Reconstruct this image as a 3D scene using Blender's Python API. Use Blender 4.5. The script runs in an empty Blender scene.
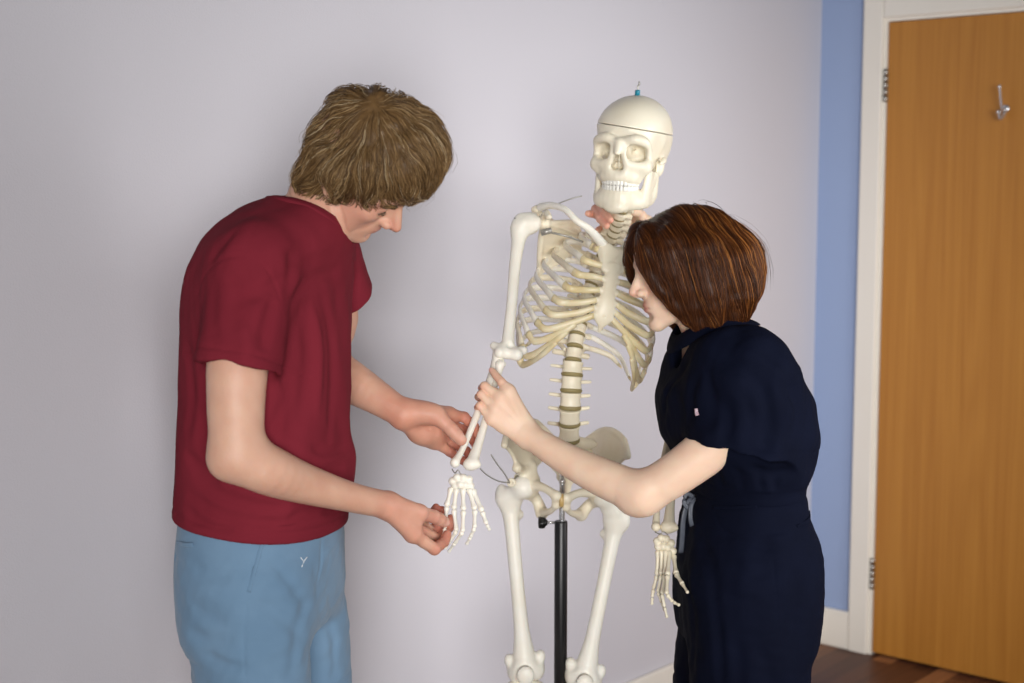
import bpy, math, random
import numpy as np
from mathutils import Vector, Matrix

C = bpy.context.scene.collection

# ------------------------------------------------------------------ camera model
F = 1450.0                       # focal length in pixels of the 1024-wide frame
H = 1.49                         # camera height
TILT = math.radians(6.14)
CT, ST = math.cos(TILT), math.sin(TILT)


def PX(px, py, D):
    """world point seen at a pixel of the photograph, at forward distance D"""
    x = (px - 512.0) / F
    v = (py - 341.5) / F
    s = D / (CT - v * ST)
    return np.array([x * s, D, H + (-ST - v * CT) * s])


def V(*a):
    return np.array(a, float)


def norm(v):
    v = np.asarray(v, float)
    return v / max(np.linalg.norm(v), 1e-12)


def rot(ax, deg):
    return np.array(Matrix.Rotation(math.radians(deg), 3, ax))


# ------------------------------------------------------------------ distance fields
class Op:
    __slots__ = ("lo", "hi", "fn", "mode", "k", "sub")

    def __init__(s, lo, hi, fn, mode="u", k=0.0):
        s.lo, s.hi, s.fn, s.mode, s.k = np.asarray(lo, float), np.asarray(hi, float), fn, mode, k
        s.sub = None


def smin(a, b, k):
    if k <= 0:
        return np.minimum(a, b)
    h = np.maximum(k - np.abs(a - b), 0) / k
    return np.minimum(a, b) - h * h * k * 0.25


def tcone(a, b, ra, rb, k=0.0, flat=None, mode="u"):
    """tapered capsule; flat=(axis, s) squeezes the section to s of its radius along axis"""
    a = np.asarray(a, float); b = np.asarray(b, float)
    ba = b - a
    L2 = max(float(ba @ ba), 1e-12)
    if flat is not None:
        n = norm(flat[0]); fs = flat[1]
    R = max(ra, rb) * (1 if flat is None else max(1, flat[1]))

    def fn(X, Y, Z):
        x, y, z = X - a[0], Y - a[1], Z - a[2]
        t = np.clip((x * ba[0] + y * ba[1] + z * ba[2]) / L2, 0, 1)
        r = ra + (rb - ra) * t
        x = x - t * ba[0]; y = y - t * ba[1]; z = z - t * ba[2]
        if flat is None:
            return np.sqrt(x * x + y * y + z * z) - r
        c = x * n[0] + y * n[1] + z * n[2]
        q2 = x * x + y * y + z * z
        c2 = c * c
        k0 = np.sqrt((q2 - c2) + c2 / (fs * fs)) / r
        k1 = np.sqrt((q2 - c2) + c2 / fs ** 4) / (r * r)
        return k0 * (k0 - 1) / np.maximum(k1, 1e-9)
    return Op(np.minimum(a, b) - R, np.maximum(a, b) + R, fn, mode, k)


def ell(c, r, Rm=None, k=0.0, mode="u"):
    c = np.asarray(c, float); r = np.asarray(r, float)
    if r.ndim == 0:
        r = np.array([float(r)] * 3)
    if Rm is None:
        ext = r
    else:
        Rm = np.asarray(Rm, float)
        ext = np.sqrt(((Rm * r[None, :]) ** 2).sum(1))

    def fn(X, Y, Z):
        x, y, z = X - c[0], Y - c[1], Z - c[2]
        if Rm is not None:
            x, y, z = (x * Rm[0, 0] + y * Rm[1, 0] + z * Rm[2, 0],
                       x * Rm[0, 1] + y * Rm[1, 1] + z * Rm[2, 1],
                       x * Rm[0, 2] + y * Rm[1, 2] + z * Rm[2, 2])
        a, b, d = x / r[0], y / r[1], z / r[2]
        k0 = np.sqrt(a * a + b * b + d * d)
        a, b, d = a / r[0], b / r[1], d / r[2]
        k1 = np.sqrt(a * a + b * b + d * d)
        return np.where(k0 < 1e-6, -r.min(), k0 * (k0 - 1) / np.maximum(k1, 1e-9))
    return Op(c - ext, c + ext, fn, mode, k)


def rbox(c, h, rad, Rm=None, k=0.0, mode="u"):
    c = np.asarray(c, float); h = np.asarray(h, float)
    ext = h if Rm is None else np.abs(np.asarray(Rm)) @ h

    def fn(X, Y, Z):
        x, y, z = X - c[0], Y - c[1], Z - c[2]
        if Rm is not None:
            x, y, z = (x * Rm[0, 0] + y * Rm[1, 0] + z * Rm[2, 0],
                       x * Rm[0, 1] + y * Rm[1, 1] + z * Rm[2, 1],
                       x * Rm[0, 2] + y * Rm[1, 2] + z * Rm[2, 2])
        x = np.abs(x) - h[0] + rad; y = np.abs(y) - h[1] + rad; z = np.abs(z) - h[2] + rad
        o = np.sqrt(np.maximum(x, 0) ** 2 + np.maximum(y, 0) ** 2 + np.maximum(z, 0) ** 2)
        return o + np.minimum(np.maximum(np.maximum(x, y), z), 0) - rad
    return Op(c - ext, c + ext, fn, mode, k)


def tri(a, b, c, th, k=0.0, mode="u"):
    a, b, c = [np.asarray(q, float) for q in (a, b, c)]
    ba, cb, ac = b - a, c - b, a - c
    n = np.cross(ba, ac)
    e = [(a, ba, np.cross(ba, n)), (b, cb, np.cross(cb, n)), (c, ac, np.cross(ac, n))]
    nn = float(n @ n)

    def fn(X, Y, Z):
        ins = None; m = None
        for p0, d, nr in e:
            x, y, z = X - p0[0], Y - p0[1], Z - p0[2]
            s = np.sign(nr[0] * x + nr[1] * y + nr[2] * z)
            ins = s if ins is None else ins + s
            t = np.clip((x * d[0] + y * d[1] + z * d[2]) / float(d @ d), 0, 1)
            q = (x - t * d[0]) ** 2 + (y - t * d[1]) ** 2 + (z - t * d[2]) ** 2
            m = q if m is None else np.minimum(m, q)
        x, y, z = X - a[0], Y - a[1], Z - a[2]
        pl = (n[0] * x + n[1] * y + n[2] * z) ** 2 / nn
        return np.sqrt(np.where(ins < 2, m, pl)) - th
    pts = np.array([a, b, c])
    return Op(pts.min(0) - th, pts.max(0) + th, fn, mode, k)


def plate(rows, th, k=0.003):
    """a curved sheet from a grid of points; th number or function(i,j)"""
    out = []
    for i in range(len(rows) - 1):
        for j in range(len(rows[0]) - 1):
            t = th(i, j) if callable(th) else th
            out.append(tri(rows[i][j], rows[i + 1][j], rows[i][j + 1], t, k))
            out.append(tri(rows[i + 1][j + 1], rows[i + 1][j], rows[i][j + 1], t, k))
    return out


def halfspace(p, n, k=0.0, mode="i"):
    p = np.asarray(p, float); n = norm(n)
    return Op([-99] * 3, [99] * 3, lambda X, Y, Z: (X - p[0]) * n[0] + (Y - p[1]) * n[1] + (Z - p[2]) * n[2], mode, k)


def disp(lo, hi, fn):
    """fn(X,Y,Z,d) -> amount added to the field"""
    return Op(lo, hi, fn, "d", 0.0)


def group(ops, k=0.0, mode="u"):
    lo = np.min([o.lo for o in ops if o.mode == "u"], axis=0)
    hi = np.max([o.hi for o in ops if o.mode == "u"], axis=0)
    pad = max([o.k for o in ops] + [0]) * 0.3

    def fn(X, Y, Z):
        return evalops(ops, X, Y, Z)
    o = Op(lo - pad, hi + pad, fn, mode, k)
    o.sub = ops
    return o


def evalpts(ops, P):
    """the field at scattered points (n,3)"""
    x, y, z = P[:, 0], P[:, 1], P[:, 2]
    D = np.full(len(P), 0.5)
    for o in ops:
        if o.mode == "d":
            m = np.all((P >= o.lo) & (P <= o.hi), axis=1)
            if m.any():
                D[m] += o.fn(x[m], y[m], z[m], D[m])
            continue
        d = evalpts(o.sub, P) if o.sub is not None else o.fn(x, y, z)
        D = smin(D, d, o.k) if o.mode == "u" else (-smin(-D, d, o.k) if o.mode == "s" else -smin(-D, -d, o.k))
    return D


def gradpts(ops, P, e=.002):
    g = np.stack([evalpts(ops, P + d) - evalpts(ops, P - d) for d in np.eye(3) * e], 1)
    return g / np.maximum(np.linalg.norm(g, axis=1), 1e-9)[:, None]


def evalops(ops, X, Y, Z):
    xs, ys, zs = X.ravel(), Y.ravel(), Z.ravel()
    D = np.full((len(xs), len(ys), len(zs)), 0.5, np.float32)
    for o in ops:
        pad = o.k + 0.012
        i0, i1 = np.searchsorted(xs, [o.lo[0] - pad, o.hi[0] + pad])
        j0, j1 = np.searchsorted(ys, [o.lo[1] - pad, o.hi[1] + pad])
        k0, k1 = np.searchsorted(zs, [o.lo[2] - pad, o.hi[2] + pad])
        if i0 >= i1 or j0 >= j1 or k0 >= k1:
            if o.mode == "i":
                D[:] = 0.5
            continue
        sx, sy, sz = X[i0:i1], Y[:, j0:j1], Z[:, :, k0:k1]
        sub = D[i0:i1, j0:j1, k0:k1]
        if o.mode == "d":
            sub += o.fn(sx, sy, sz, sub).astype(np.float32)
            continue
        d = o.fn(sx, sy, sz).astype(np.float32)
        if o.mode == "u":
            sub[:] = smin(sub, d, o.k)
        elif o.mode == "s":
            sub[:] = -smin(-sub, d, o.k)
        elif o.mode == "i":
            sub[:] = -smin(-sub, -d, o.k)
    return D


def chain(pts, rads, k=0.0, flat=None, n=None, join=0.0):
    """smooth tapered tube through points (Catmull-Rom) as a list of ops"""
    p, r = spline(pts, n or max(2, (len(pts) - 1) * 4), rads) if (n != 0 and len(pts) > 2) else (np.array(pts, float), np.array(rads, float))
    ops = [tcone(p[i], p[i + 1], r[i], r[i + 1], join, flat) for i in range(len(p) - 1)]
    return group(ops, k)


def spline(pts, n, rads=None):
    P = np.array(pts, float)
    if rads is not None:
        P = np.hstack([P, np.array(rads, float)[:, None]])
    Q = np.vstack([2 * P[0] - P[1], P, 2 * P[-1] - P[-2]])
    m = len(P) - 1
    out = []
    for s in np.linspace(0, m, n + 1):
        i = min(int(s), m - 1); t = s - i
        a, b, c, d = Q[i], Q[i + 1], Q[i + 2], Q[i + 3]
        out.append(0.5 * (2 * b + (c - a) * t + (2 * a - 5 * b + 4 * c - d) * t * t + (3 * b - a - 3 * c + d) * t ** 3))
    out = np.array(out)
    if rads is not None:
        return out[:, :-1], np.maximum(out[:, -1], 0.0004)
    return out


def surface(ops, h, lo=None, hi=None):
    """naive surface nets over blocks -> verts (n,3), quads (m,4)"""
    us = [o for o in ops if o.mode == "u"]
    pad = max([o.k for o in us] + [0]) * 0.3 + 3 * h
    lo = np.min([o.lo for o in us], axis=0) - pad if lo is None else np.asarray(lo, float)
    hi = np.max([o.hi for o in us], axis=0) + pad if hi is None else np.asarray(hi, float)
    N = np.ceil((hi - lo) / h).astype(int) + 1
    B = 40
    ids, vs, qs = [], [], []
    sy, sz = np.int64(N[2]), np.int64(1)
    sx = np.int64(N[1]) * np.int64(N[2])
    for bi in range(0, N[0] - 1, B):
        for bj in range(0, N[1] - 1, B):
            for bk in range(0, N[2] - 1, B):
                e = [min(b + B, n - 1) for b, n in zip((bi, bj, bk), N)]
                blo = lo + h * np.array([bi, bj, bk]) - 0.012; bhi = lo + h * np.array(e) + 0.012
                act = [o for o in ops if o.mode == "i" or (np.all(o.lo - o.k <= bhi) and np.all(o.hi + o.k >= blo))]
                if not any(o.mode == "u" for o in act):
                    continue
                X = (lo[0] + h * np.arange(bi, e[0] + 1))[:, None, None]
                Y = (lo[1] + h * np.arange(bj, e[1] + 1))[None, :, None]
                Z = (lo[2] + h * np.arange(bk, e[2] + 1))[None, None, :]
                D = evalops(act, X, Y, Z)
                S = D < 0
                if not S.any() or S.all():
                    continue
                n = np.array(D.shape) - 1
                cnt = np.zeros(n, np.int8)
                for a in (0, 1):
                    for b in (0, 1):
                        for c in (0, 1):
                            cnt += S[a:n[0] + a, b:n[1] + b, c:n[2] + c]
                I, J, K = np.nonzero((cnt > 0) & (cnt < 8))
                if len(I):
                    acc = np.zeros((len(I), 3)); w = np.zeros(len(I))
                    for ax in range(3):
                        for u in (0, 1):
                            for v in (0, 1):
                                o0 = [0, 0, 0]; others = [q for q in range(3) if q != ax]
                                o0[others[0]] = u; o0[others[1]] = v
                                o1 = list(o0); o1[ax] = 1
                                d0 = D[I + o0[0], J + o0[1], K + o0[2]]; d1 = D[I + o1[0], J + o1[1], K + o1[2]]
                                m = (d0 < 0) != (d1 < 0)
                                t = np.where(m, d0 / np.where(m, d0 - d1, 1), 0)
                                p = np.zeros((len(I), 3)); p[:, others[0]] = u; p[:, others[1]] = v; p[:, ax] = t
                                acc += p * m[:, None]; w += m
                    pos = acc / w[:, None] + np.stack([I + bi, J + bj, K + bk], 1)
                    ids.append((I + bi) * sx + (J + bj) * sy + (K + bk)); vs.append(lo + pos * h)
                # quads
                for ax, (s1, s2) in enumerate(((sy, sz), (sz, sx), (sx, sy))):
                    sl0 = [slice(0, q) for q in n]; sl1 = list(sl0); sl1[ax] = slice(1, n[ax] + 1)
                    A = S[tuple(sl0)]; Bq = S[tuple(sl1)]
                    I, J, K = np.nonzero(A != Bq)
                    if not len(I):
                        continue
                    ok = np.ones(len(I), bool)
                    g = [I + bi, J + bj, K + bk]
                    for q in range(3):
                        if q != ax:
                            ok &= g[q] > 0
                    cid = (g[0] * sx + g[1] * sy + g[2])
                    flip = Bq[I, J, K]
                    q = np.stack([cid - s1 - s2, cid - s2, cid, cid - s1], 1)
                    q[flip] = q[flip][:, ::-1]
                    qs.append(q[ok])
    if not ids:
        raise RuntimeError("empty surface")
    ids = np.concatenate(ids); vs = np.concatenate(vs); qs = np.concatenate(qs)
    o = np.argsort(ids); ids = ids[o]; vs = vs[o]
    qi = np.searchsorted(ids, qs); qi = np.minimum(qi, len(ids) - 1)
    good = (ids[qi] == qs).all(1)
    return vs, qi[good]


def relax(v, q, it=1, f=0.5):
    for _ in range(it):
        s = np.zeros_like(v); c = np.zeros(len(v))
        for a in range(4):
            b = (a + 1) % 4
            for i, j in ((a, b), (b, a)):
                c += np.bincount(q[:, i], minlength=len(v))
                for k in range(3):
                    s[:, k] += np.bincount(q[:, i], weights=v[q[:, j], k], minlength=len(v))
        v = v + f * (s / np.maximum(c, 1)[:, None] - v)
    return v


# ------------------------------------------------------------------ objects
def mesh_object(name, v, faces, mat, parent=None, col=None, smooth=True, mats=None, fmat=None):
    me = bpy.data.meshes.new(name)
    v = np.asarray(v, np.float64)
    if parent is not None:
        r = parent
        while r.parent is not None:
            r = r.parent
        v = v - np.array(r.location)
    if isinstance(faces, np.ndarray):
        n, m = faces.shape
        me.vertices.add(len(v)); me.vertices.foreach_set("co", v.astype(np.float32).ravel())
        me.loops.add(n * m); me.loops.foreach_set("vertex_index", faces.astype(np.int32).ravel())
        me.polygons.add(n); me.polygons.foreach_set("loop_start", np.arange(0, n * m, m, dtype=np.int32))
        me.update(calc_edges=True)
    else:
        me.from_pydata([tuple(p) for p in v], [], [tuple(int(i) for i in f) for f in faces])
    me.validate()
    if smooth:
        me.polygons.foreach_set("use_smooth", np.ones(len(me.polygons), bool))
    for m_ in (mats or [mat]):
        me.materials.append(m_)
    if fmat is not None:
        me.polygons.foreach_set("material_index", np.asarray(fmat, np.int32))
    if col is not None:
        a = me.attributes.new("tint", "FLOAT_COLOR", "POINT")
        c4 = np.ones((len(v), 4), np.float32); c4[:, :col.shape[1]] = col
        a.data.foreach_set("color", c4.ravel())
    me.update()
    ob = bpy.data.objects.new(name, me)
    C.objects.link(ob)
    if parent is not None:
        ob.parent = parent
    return ob


def sdf_object(name, ops, h, mat, parent=None, colfn=None, it=1, lo=None, hi=None):
    v, q = surface(ops, h, lo, hi)
    if it:
        v = relax(v, q, it)
    return mesh_object(name, v, q, mat, parent, colfn(v) if colfn else None)


def empty(name, loc, label, cat, group_=None):
    o = bpy.data.objects.new(name, None)
    o.empty_display_size = 0.05
    C.objects.link(o)
    o.location = tuple(loc)
    o["label"] = label; o["category"] = cat
    if group_:
        o["group"] = group_
    return o


def sweep(pts, wid, thk, side, n=8, cap=True):
    """tube through pts with an oval section: half-size wid along `side`, thk across it; returns v, faces"""
    P = np.asarray(pts, float); m = len(P)
    T = np.gradient(P, axis=0); T /= np.linalg.norm(T, axis=1)[:, None]
    S = np.asarray(side, float)
    if S.ndim == 1:
        S = np.repeat(S[None], m, 0)
    S = S - (S * T).sum(1)[:, None] * T; S /= np.linalg.norm(S, axis=1)[:, None]
    N = np.cross(T, S)
    wid = np.broadcast_to(wid, (m,)); thk = np.broadcast_to(thk, (m,))
    a = np.linspace(0, 2 * math.pi, n, endpoint=False)
    v = (P[:, None] + S[:, None] * (np.cos(a)[None, :, None] * wid[:, None, None]) + N[:, None] * (np.sin(a)[None, :, None] * thk[:, None, None])).reshape(-1, 3)
    f = []
    for i in range(m - 1):
        for j in range(n):
            f.append((i * n + j, i * n + (j + 1) % n, (i + 1) * n + (j + 1) % n, (i + 1) * n + j))
    if cap:
        f.append(tuple(range(n))[::-1]); f.append(tuple((m - 1) * n + j for j in range(n)))
    return v, f


def tube_object(name, pts, r, mat, parent=None, n=10):
    T = np.asarray(pts[-1], float) - np.asarray(pts[0], float)
    side = np.cross(T, [0.3, 0.5, 0.81])
    if len(pts) > 2:
        A = np.asarray(pts[len(pts) // 2], float) - np.asarray(pts[0], float)
        nrm = np.cross(A, T)
        if np.linalg.norm(nrm) > 1e-6:
            side = nrm
    v, f = sweep(pts, r, r, side, n)
    return mesh_object(name, v, f, mat, parent)


def lathe(prof, origin, axis=(0, 0, 1), n=24):
    """prof: list of (radius, height)"""
    ax = norm(axis); u = norm(np.cross(ax, [0.31, 0.87, 0.2]) if abs(ax[2]) < .99 else [1, 0, 0]); w = np.cross(ax, u)
    v = []
    for r, z in prof:
        for j in range(n):
            a = 2 * math.pi * j / n
            v.append(np.asarray(origin) + ax * z + (u * math.cos(a) + w * math.sin(a)) * r)
    f = []
    for i in range(len(prof) - 1):
        for j in range(n):
            f.append((i * n + j, i * n + (j + 1) % n, (i + 1) * n + (j + 1) % n, (i + 1) * n + j))
    f.append(tuple(range(n))[::-1]); f.append(tuple((len(prof) - 1) * n + j for j in range(n)))
    return np.array(v), f


def box_vf(lo, hi):
    x0, y0, z0 = lo; x1, y1, z1 = hi
    v = [(x0, y0, z0), (x1, y0, z0), (x1, y1, z0), (x0, y1, z0), (x0, y0, z1), (x1, y0, z1), (x1, y1, z1), (x0, y1, z1)]
    f = [(3, 2, 1, 0), (4, 5, 6, 7), (0, 1, 5, 4), (1, 2, 6, 5), (2, 3, 7, 6), (3, 0, 4, 7)]
    return np.array(v, float), f


def join_vf(parts):
    v, f, o = [], [], 0
    for a, b in parts:
        v.append(np.asarray(a)); f += [tuple(i + o for i in q) for q in b]; o += len(a)
    return np.vstack(v), f


def bevel(ob, w, seg=2):
    m = ob.modifiers.new("bevel", "BEVEL"); m.width = w; m.segments = seg; m.limit_method = "ANGLE"
    return ob


def sines(seed, n, lam, P, amp=1.0, stretch=(1, 1, 1)):
    """cheap smooth 3-D noise: sum of n sines of wavelength about lam"""
    rng = np.random.RandomState(seed)
    out = 0
    for i in range(n):
        d = rng.normal(size=3) * np.array(stretch); d /= np.linalg.norm(d) + 1e-9
        L = lam * rng.uniform(0.6, 1.6)
        out = out + np.sin((P[0] * d[0] + P[1] * d[1] + P[2] * d[2]) * (2 * math.pi / L) + rng.uniform(0, 6.28))
    return out * amp / math.sqrt(n)


# ------------------------------------------------------------------ materials
def srgb(r, g, b):
    def c(u):
        u /= 255.0
        return u / 12.92 if u <= 0.04045 else ((u + 0.055) / 1.055) ** 2.4
    return (c(r), c(g), c(b), 1.0)


def material(name, color, rough=0.5, metal=0.0, spec=0.5, sss=0.0, sss_col=None, sheen=0.0, tint=False, noise=None, bump=None, coat=0.0):
    m = bpy.data.materials.new(name); m.use_nodes = True
    nt = m.node_tree; N = nt.nodes; L = nt.links
    b = N["Principled BSDF"]
    b.inputs["Base Color"].default_value = color
    b.inputs["Roughness"].default_value = rough
    b.inputs["Metallic"].default_value = metal
    b.inputs["Specular IOR Level"].default_value = spec
    if sss:
        b.inputs["Subsurface Weight"].default_value = sss
        b.inputs["Subsurface Radius"].default_value = sss_col or (0.012, 0.005, 0.003)
        b.inputs["Subsurface Scale"].default_value = 1.0
    if sheen:
        b.inputs["Sheen Weight"].default_value = sheen
        b.inputs["Sheen Roughness"].default_value = 0.5
    if coat:
        b.inputs["Coat Weight"].default_value = coat
    src = None
    if tint:
        a = N.new("ShaderNodeAttribute"); a.attribute_name = "tint"; src = a.outputs["Color"]
    tc = N.new("ShaderNodeTexCoord")
    if noise:
        # (scale, strength, color_b, detail, stretch)
        sc, st, cb, det, stretch = (list(noise) + [(1, 1, 1)])[:5]
        mp = N.new("ShaderNodeMapping"); mp.inputs["Scale"].default_value = stretch
        L.new(tc.outputs["Object"], mp.inputs["Vector"])
        nz = N.new("ShaderNodeTexNoise"); nz.inputs["Scale"].default_value = sc; nz.inputs["Detail"].default_value = det
        L.new(mp.outputs["Vector"], nz.inputs["Vector"])
        mr = N.new("ShaderNodeMapRange"); mr.inputs["From Min"].default_value = 0.35; mr.inputs["From Max"].default_value = 0.65
        mr.inputs["To Max"].default_value = st
        L.new(nz.outputs["Fac"], mr.inputs["Value"])
        mx = N.new("ShaderNodeMix"); mx.data_type = "RGBA"
        L.new(mr.outputs["Result"], mx.inputs["Factor"])
        if src is not None:
            L.new(src, mx.inputs["A"])
            mu = N.new("ShaderNodeMix"); mu.data_type = "RGBA"; mu.blend_type = "MULTIPLY"; mu.inputs["Factor"].default_value = 1
            L.new(src, mu.inputs["A"]); mu.inputs["B"].default_value = cb
            L.new(mu.outputs["Result"], mx.inputs["B"])
        else:
            mx.inputs["A"].default_value = color; mx.inputs["B"].default_value = cb
        src = mx.outputs["Result"]
    if src is not None:
        L.new(src, b.inputs["Base Color"])
    if bump:
        # list of (scale, distance, detail, stretch)
        prev = None
        for sc, dist, det, stretch in bump:
            mp = N.new("ShaderNodeMapping"); mp.inputs["Scale"].default_value = stretch
            L.new(tc.outputs["Object"], mp.inputs["Vector"])
            nz = N.new("ShaderNodeTexNoise"); nz.inputs["Scale"].default_value = sc; nz.inputs["Detail"].default_value = det
            L.new(mp.outputs["Vector"], nz.inputs["Vector"])
            bp = N.new("ShaderNodeBump"); bp.inputs["Strength"].default_value = 1.0; bp.inputs["Distance"].default_value = dist
            L.new(nz.outputs["Fac"], bp.inputs["Height"])
            if prev is not None:
                L.new(prev.outputs["Normal"], bp.inputs["Normal"])
            prev = bp
        L.new(prev.outputs["Normal"], b.inputs["Normal"])
    return m
# ================================================================== ROOM
CORNER = V(0.977, 4.655, 0)
E1 = V(-0.653, -0.757, 0); E1 /= np.linalg.norm(E1)      # along the lilac wall, away from the corner
E2 = V(-E1[1], E1[0], 0); E2 = E2 if E2[0] > 0 else -E2   # along the blue wall, away from the corner
UP = V(0, 0, 1)


def RM(a, b, z):
    """room coordinates: a along the lilac wall, b out from it, z up"""
    return CORNER + E1 * a + E2 * b + UP * z


def room_box(name, a, b, z, mat, parent=None, bev=0.0, kind="structure"):
    v = [RM(x, y, w) for w in z for (x, y) in ((a[0], b[0]), (a[1], b[0]), (a[1], b[1]), (a[0], b[1]))]
    f = [(0, 1, 2, 3), (7, 6, 5, 4), (4, 5, 1, 0), (5, 6, 2, 1), (6, 7, 3, 2), (7, 4, 0, 3)]
    o = mesh_object(name, v, f, mat, parent, smooth=False)
    bm_fix(o)
    if bev:
        bevel(o, bev)
    if parent is None and kind:
        o["kind"] = kind
    return o


def bm_fix(o):
    import bmesh
    bm = bmesh.new(); bm.from_mesh(o.data); bmesh.ops.recalc_face_normals(bm, faces=bm.faces); bm.to_mesh(o.data); bm.free()


def wall_paint(name, c, c2):
    return material(name, c, rough=0.75, spec=0.25, noise=(1.3, 0.35, c2, 3.0), bump=[(260, 0.0004, 2, (1, 1, 1))])


M_lilac = wall_paint("lilac wall paint", srgb(205, 202, 209), srgb(201, 198, 205))
M_blue = wall_paint("blue wall paint", srgb(154, 172, 208), srgb(150, 168, 205))
M_gloss = material("white gloss paint", srgb(238, 232, 222), rough=0.35, noise=(4, 0.3, srgb(232, 225, 214), 2))
M_steel = material("brushed steel", srgb(190, 188, 184), rough=0.3, metal=1.0)
M_chrome = material("chrome", srgb(215, 215, 218), rough=0.22, metal=0.75)


def oak_door():
    m = bpy.data.materials.new("oak veneer"); m.use_nodes = True
    nt = m.node_tree; N = nt.nodes; L = nt.links
    b = N["Principled BSDF"]; b.inputs["Roughness"].default_value = 0.42
    tc = N.new("ShaderNodeTexCoord")
    mp = N.new("ShaderNodeMapping"); mp.inputs["Rotation"].default_value = (0, 0, -math.atan2(E2[1], E2[0]))
    L.new(tc.outputs["Object"], mp.inputs["Vector"])
    sc = N.new("ShaderNodeMapping"); sc.inputs["Scale"].default_value = (6.0, 1.0, 0.30)
    L.new(mp.outputs["Vector"], sc.inputs["Vector"])
    # warped growth rings -> cathedral figure
    n1 = N.new("ShaderNodeTexNoise"); n1.inputs["Scale"].default_value = 1.15; n1.inputs["Detail"].default_value = 1.5
    L.new(sc.outputs["Vector"], n1.inputs["Vector"])
    mul = N.new("ShaderNodeMath"); mul.operation = "MULTIPLY"; mul.inputs[1].default_value = 22.0
    L.new(n1.outputs["Fac"], mul.inputs[0])
    fr = N.new("ShaderNodeMath"); fr.operation = "PINGPONG"; fr.inputs[1].default_value = 1.0
    L.new(mul.outputs[0], fr.inputs[0])
    # fine straight grain
    s2 = N.new("ShaderNodeMapping"); s2.inputs["Scale"].default_value = (130, 10, 2.2)
    L.new(mp.outputs["Vector"], s2.inputs["Vector"])
    n2 = N.new("ShaderNodeTexNoise"); n2.inputs["Scale"].default_value = 1.0; n2.inputs["Detail"].default_value = 4
    L.new(s2.outputs["Vector"], n2.inputs["Vector"])
    s3 = N.new("ShaderNodeMapping"); s3.inputs["Scale"].default_value = (20, 3, 0.3)
    L.new(mp.outputs["Vector"], s3.inputs["Vector"])
    n3 = N.new("ShaderNodeTexNoise"); n3.inputs["Scale"].default_value = 1.0; n3.inputs["Detail"].default_value = 2
    L.new(s3.outputs["Vector"], n3.inputs["Vector"])
    a1 = N.new("ShaderNodeMath"); a1.operation = "MULTIPLY_ADD"; a1.inputs[1].default_value = 0.16
    L.new(fr.outputs[0], a1.inputs[0])
    a2 = N.new("ShaderNodeMath"); a2.operation = "MULTIPLY_ADD"; a2.inputs[1].default_value = 0.55; a2.inputs[2].default_value = 0.0
    L.new(n2.outputs["Fac"], a2.inputs[0]); L.new(a2.outputs[0], a1.inputs[2])
    a3 = N.new("ShaderNodeMath"); a3.operation = "MULTIPLY_ADD"; a3.inputs[1].default_value = 0.5
    L.new(n3.outputs["Fac"], a3.inputs[0]); L.new(a1.outputs[0], a3.inputs[2])
    cr = N.new("ShaderNodeValToRGB")
    cr.color_ramp.elements[0].position = 0.3; cr.color_ramp.elements[0].color = srgb(168, 108, 38)
    cr.color_ramp.elements[1].position = 0.95; cr.color_ramp.elements[1].color = srgb(194, 134, 56)
    L.new(a3.outputs[0], cr.inputs[0]); L.new(cr.outputs[0], b.inputs["Base Color"])
    return m


def wood_floor():
    m = bpy.data.materials.new("dark walnut floor strips"); m.use_nodes = True
    nt = m.node_tree; N = nt.nodes; L = nt.links
    b = N["Principled BSDF"]; b.inputs["Roughness"].default_value = 0.45; b.inputs["Specular IOR Level"].default_value = 0.3
    tc = N.new("ShaderNodeTexCoord")
    mp = N.new("ShaderNodeMapping"); mp.inputs["Rotation"].default_value = (0, 0, -math.atan2(-E1[1], -E1[0]))
    L.new(tc.outputs["Object"], mp.inputs["Vector"])
    br = N.new("ShaderNodeTexBrick")
    br.inputs["Scale"].default_value = 1.0; br.inputs["Brick Width"].default_value = 0.62; br.inputs["Row Height"].default_value = 0.066
    br.inputs["Mortar Size"].default_value = 0.0012; br.inputs["Mortar"].default_value = srgb(40, 24, 16)
    br.inputs["Color1"].default_value = (0, 0, 0, 1); br.inputs["Color2"].default_value = (1, 1, 1, 1)
    br.offset = 0.37; br.inputs["Bias"].default_value = 0.0
    L.new(mp.outputs["Vector"], br.inputs["Vector"])
    s2 = N.new("ShaderNodeMapping"); s2.inputs["Scale"].default_value = (3, 55, 1)
    L.new(mp.outputs["Vector"], s2.inputs["Vector"])
    n2 = N.new("ShaderNodeTexNoise"); n2.inputs["Scale"].default_value = 1.0; n2.inputs["Detail"].default_value = 5
    L.new(s2.outputs["Vector"], n2.inputs["Vector"])
    ad = N.new("ShaderNodeMath"); ad.operation = "MULTIPLY_ADD"; ad.inputs[1].default_value = 0.75
    L.new(br.outputs["Color"], ad.inputs[0])
    a2 = N.new("ShaderNodeMath"); a2.operation = "MULTIPLY"; a2.inputs[1].default_value = 0.4
    L.new(n2.outputs["Fac"], a2.inputs[0]); L.new(a2.outputs[0], ad.inputs[2])
    cr = N.new("ShaderNodeValToRGB")
    cr.color_ramp.elements[0].position = 0.12; cr.color_ramp.elements[0].color = srgb(66, 38, 28)
    cr.color_ramp.elements[1].position = 1.0; cr.color_ramp.elements[1].color = srgb(168, 116, 76)
    e = cr.color_ramp.elements.new(0.5); e.color = srgb(104, 64, 44)
    L.new(ad.outputs[0], cr.inputs[0]); L.new(cr.outputs[0], b.inputs["Base Color"])
    return m


M_oak = oak_door(); M_floor = wood_floor()
HW = 2.75
room_box("floor", (-0.1, 5.6), (-0.1, 4.6), (-0.05, 0), M_floor)
room_box("wall_left", (-0.12, 5.6), (-0.12, 0), (0, HW), M_lilac)
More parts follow.
